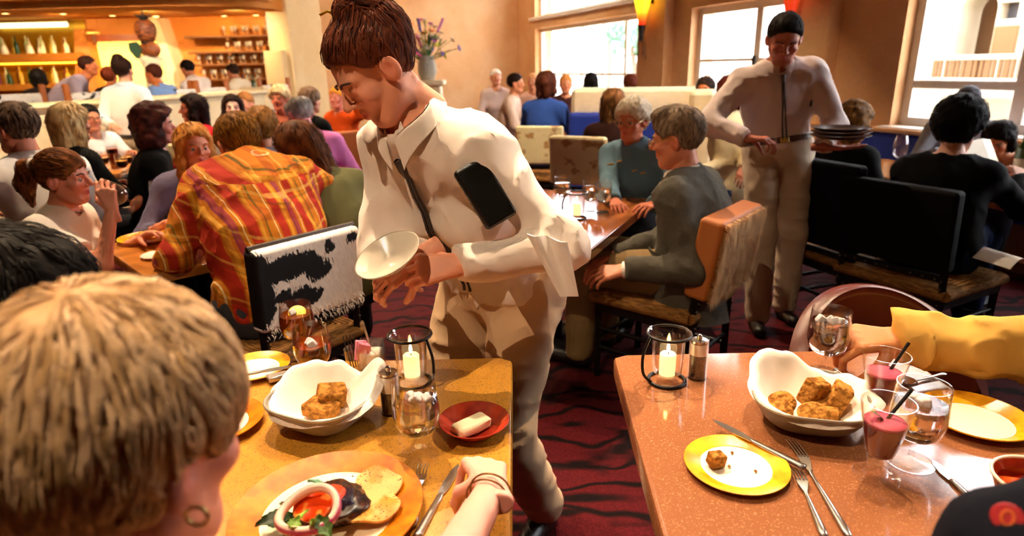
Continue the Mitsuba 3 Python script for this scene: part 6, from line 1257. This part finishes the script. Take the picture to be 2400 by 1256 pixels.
for l, px, py, Y, fc, sx, hr, tp in [('dark-haired man in profile by the corner of the far window', 1209, 196, 8.2, 100, 'm', ('short', '1a0e0a'), 'd8c0b0'), ('blond diner in a dark flowered top facing us below the far window', 1326, 198, 8.1, 182, 'f', ('short', 'b87a40'), '3a2024'), ('diner with a black bob seen over the cream booth', 1385, 194, 8.6, 10, 'f', ('bob', '0c0a0a'), '2a2a30'), ('diner with red-brown hair seen over the cream booth', 1476, 198, 8.6, -10, 'f', ('fluffy', '4a2014'), '5a2c24'),
    ('white-haired diner farthest away at the corner of the room', 1162, 182, 9.4, 170, 'f', ('short', 'd8ccc0'), 'c8b0a8'), ('fair diner in pale pink behind the man in the blue sweater', 1248, 192, 9.3, 200, 'f', ('short', 'c89060'), 'e0b8a8')]:
    person(l, A(px, py, Y), fc, sx, 'far', 1.0, skin='d08860', hair=hr, top=(tp, 'long', 'crew'))

# left side
person('man with greying dark hair in a white shirt at the left picture edge', A(36, 302, 3.35), -58, 'm', 'mid', 1.06, skin='c87858', hair=('short', '2a1a12', '6a5444'), top=('f0ece6', 'long', 'collar'), lean=10, collar='f4f0ea', look=(-20, 4, 0))
person('woman with long blunt blond hair in black seen from behind', A(170, 292, 3.95), 24, 'f', 'mid', 1.0, skin='d08a68', hair=('longblunt', 'a8783c', 'e8cc98'), top=('040404', 'long', 'crew'))
person('woman with big dark curly hair and a black top on the left', A(366, 296, 4.1), 62, 'f', 'mid', 1.04, skin='d4806c', hair=('bigcurly', '180806', '4a1c14'), top=('040404', 'long', 'crew'))
person('person with fluffy golden-brown hair and a grey shirt behind the plaid-shirted man', A(616, 300, 4.25), -14, 'm', 'mid', 1.0, skin='d08a68', hair=('fluffy', '6a3c14', 'a8743c'), top=('a8a0b0', 'long', 'crew'))
person('dark-haired diner in sunglasses and a white shirt behind the blond woman', A(210, 278, 5.85), 120, 'm', 'far', 1.0, skin='c8805c', hair=('short', '0e0907'), top=('e8e4e0', 'long', 'crew'), glasses='101010')
person('woman with long dark hair in a bright red top', A(452, 256, 5.3), -118, 'f', 'mid', 1.0, skin='a85438', hair=('long', '0c0605', '2a140e'), top=('b0101c', 'long', 'crew'))
person('pale woman with dark hair in a black jacket before the white half wall', A(546, 253, 6.1), 158, 'f', 'mid', 1.0, skin='e0b09c', hair=('long', '140a08', '2c1812'), top=('040404', 'long', 'v'))
person('brown-haired diner half hidden behind the pale dark-haired woman', A(574, 244, 7.0), 190, 'm', 'far', 1.0, skin='d89878', hair=('short', '8a5a30'), top=('d8d4dc', 'long', 'crew'))
person('woman with short white-blond hair facing us before the column', A(655, 232, 6.2), 184, 'f', 'mid', 1.0, skin='dc8060', hair=('fluffy', 'd0b070', 'fff0c8'), top=('e8dcd8', 'long', 'v'))
person('balding man in a bright pink shirt leaning forward', A(702, 268, 4.85), -16, 'm', 'mid', 1.06, skin='e08a86', hair=('balding', '8a8078', 'c0b8b0'), top=('dc7cb4', 'long', 'crew'), lean=22, look=(-36, 20, 0))
person('person with fluffy grey-brown hair and a black top beside the bald man', A(728, 238, 6.0), 25, 'f', 'far', 1.0, skin='d08a68', hair=('fluffy', '4a3424', '8a6c54'), top=('040404', 'long', 'crew'))
person('diner in an orange top with raised hands beside the waitress', A(790, 230, 7.0), 200, 'f', 'far', 1.0, skin='e0886c', hair=('short', 'c88430'), top=('cc4a18', 'long', 'crew'), L=dict(at=A(815, 223, 6.7), dir=(0, 0, 1), back=(0, 1, 0)))

# bar
def standing(label, px, py, Y, face, sex, hair, top, legs, res='mid', lean=0, look=(0, 0, 0), skin=SKIN, belt=None, hipoff=(0, 0), **kw):
    C = A(px, py, Y); hz = .56 * C[2]; hip = np.array([C[0] + hipoff[0], C[1] + hipoff[1], hz])
    return person(label, C, face, sex, res, C[2] / 1.66, skin=skin, hair=hair, top=(top, 'long', 'collar'), legs=legs, pose='stand', hip=hip, tucked=True, belt=belt, look=look, collar=top, **kw)
standing('waiter in a white shirt standing with his back to us before the bar', 290, 166, 6.5, 4, 'm', ('topknot', '140a07', '2c1810'), 'f0ece6', 'b09c80', belt='1a1210', R=dict(at=A(370, 285, 6.05), hint=(1, 0, -1)), L=dict(at=A(262, 292, 6.2), hint=(-1, 0, -1)))
standing('bartender in a white shirt behind the bar beside the amber niche', 440, 162, 9.3, -62, 'm', ('short', '120a08'), 'f0e8e4', '2a2420', look=(0, 22, 0), hipoff=(.28, -.05), skin='b06a48')
standing('bartender in a white shirt behind the bar nearest the column', 545, 168, 9.9, -66, 'm', ('short', '2a1a12'), 'f6eed8', '2a2420', look=(0, 10, 0), hipoff=(.18, 0), skin='b87050')
for l, px, py, Y, fc, sx, hr, tp, ln in [('man in a grey-lilac shirt leaning on the bar', 208, 155, 8.6, 66, 'm', ('short', '2c1610'), 'b4a4b4', 50), ('dark-haired customer at the bar behind the grey-lilac shirt', 92, 184, 9.0, -10, 'f', ('bob', '0a0706'), '1c1416', 8), ('auburn-haired customer at the bar left of the standing waiter', 258, 180, 8.9, 6, 'f', ('fluffy', '5a2412'), '2a1a18', 8), ('man in a blue shirt seated at the bar below the totem', 360, 174, 8.4, -84, 'm', ('short', '3a1a12'), '6c8cc0', 22)]:
    person(l, A(px, py, Y), fc, sx, 'far', 1.0, skin='b8683c', hair=hr, top=(tp, 'long', 'crew'), lean=ln, seat=.88)
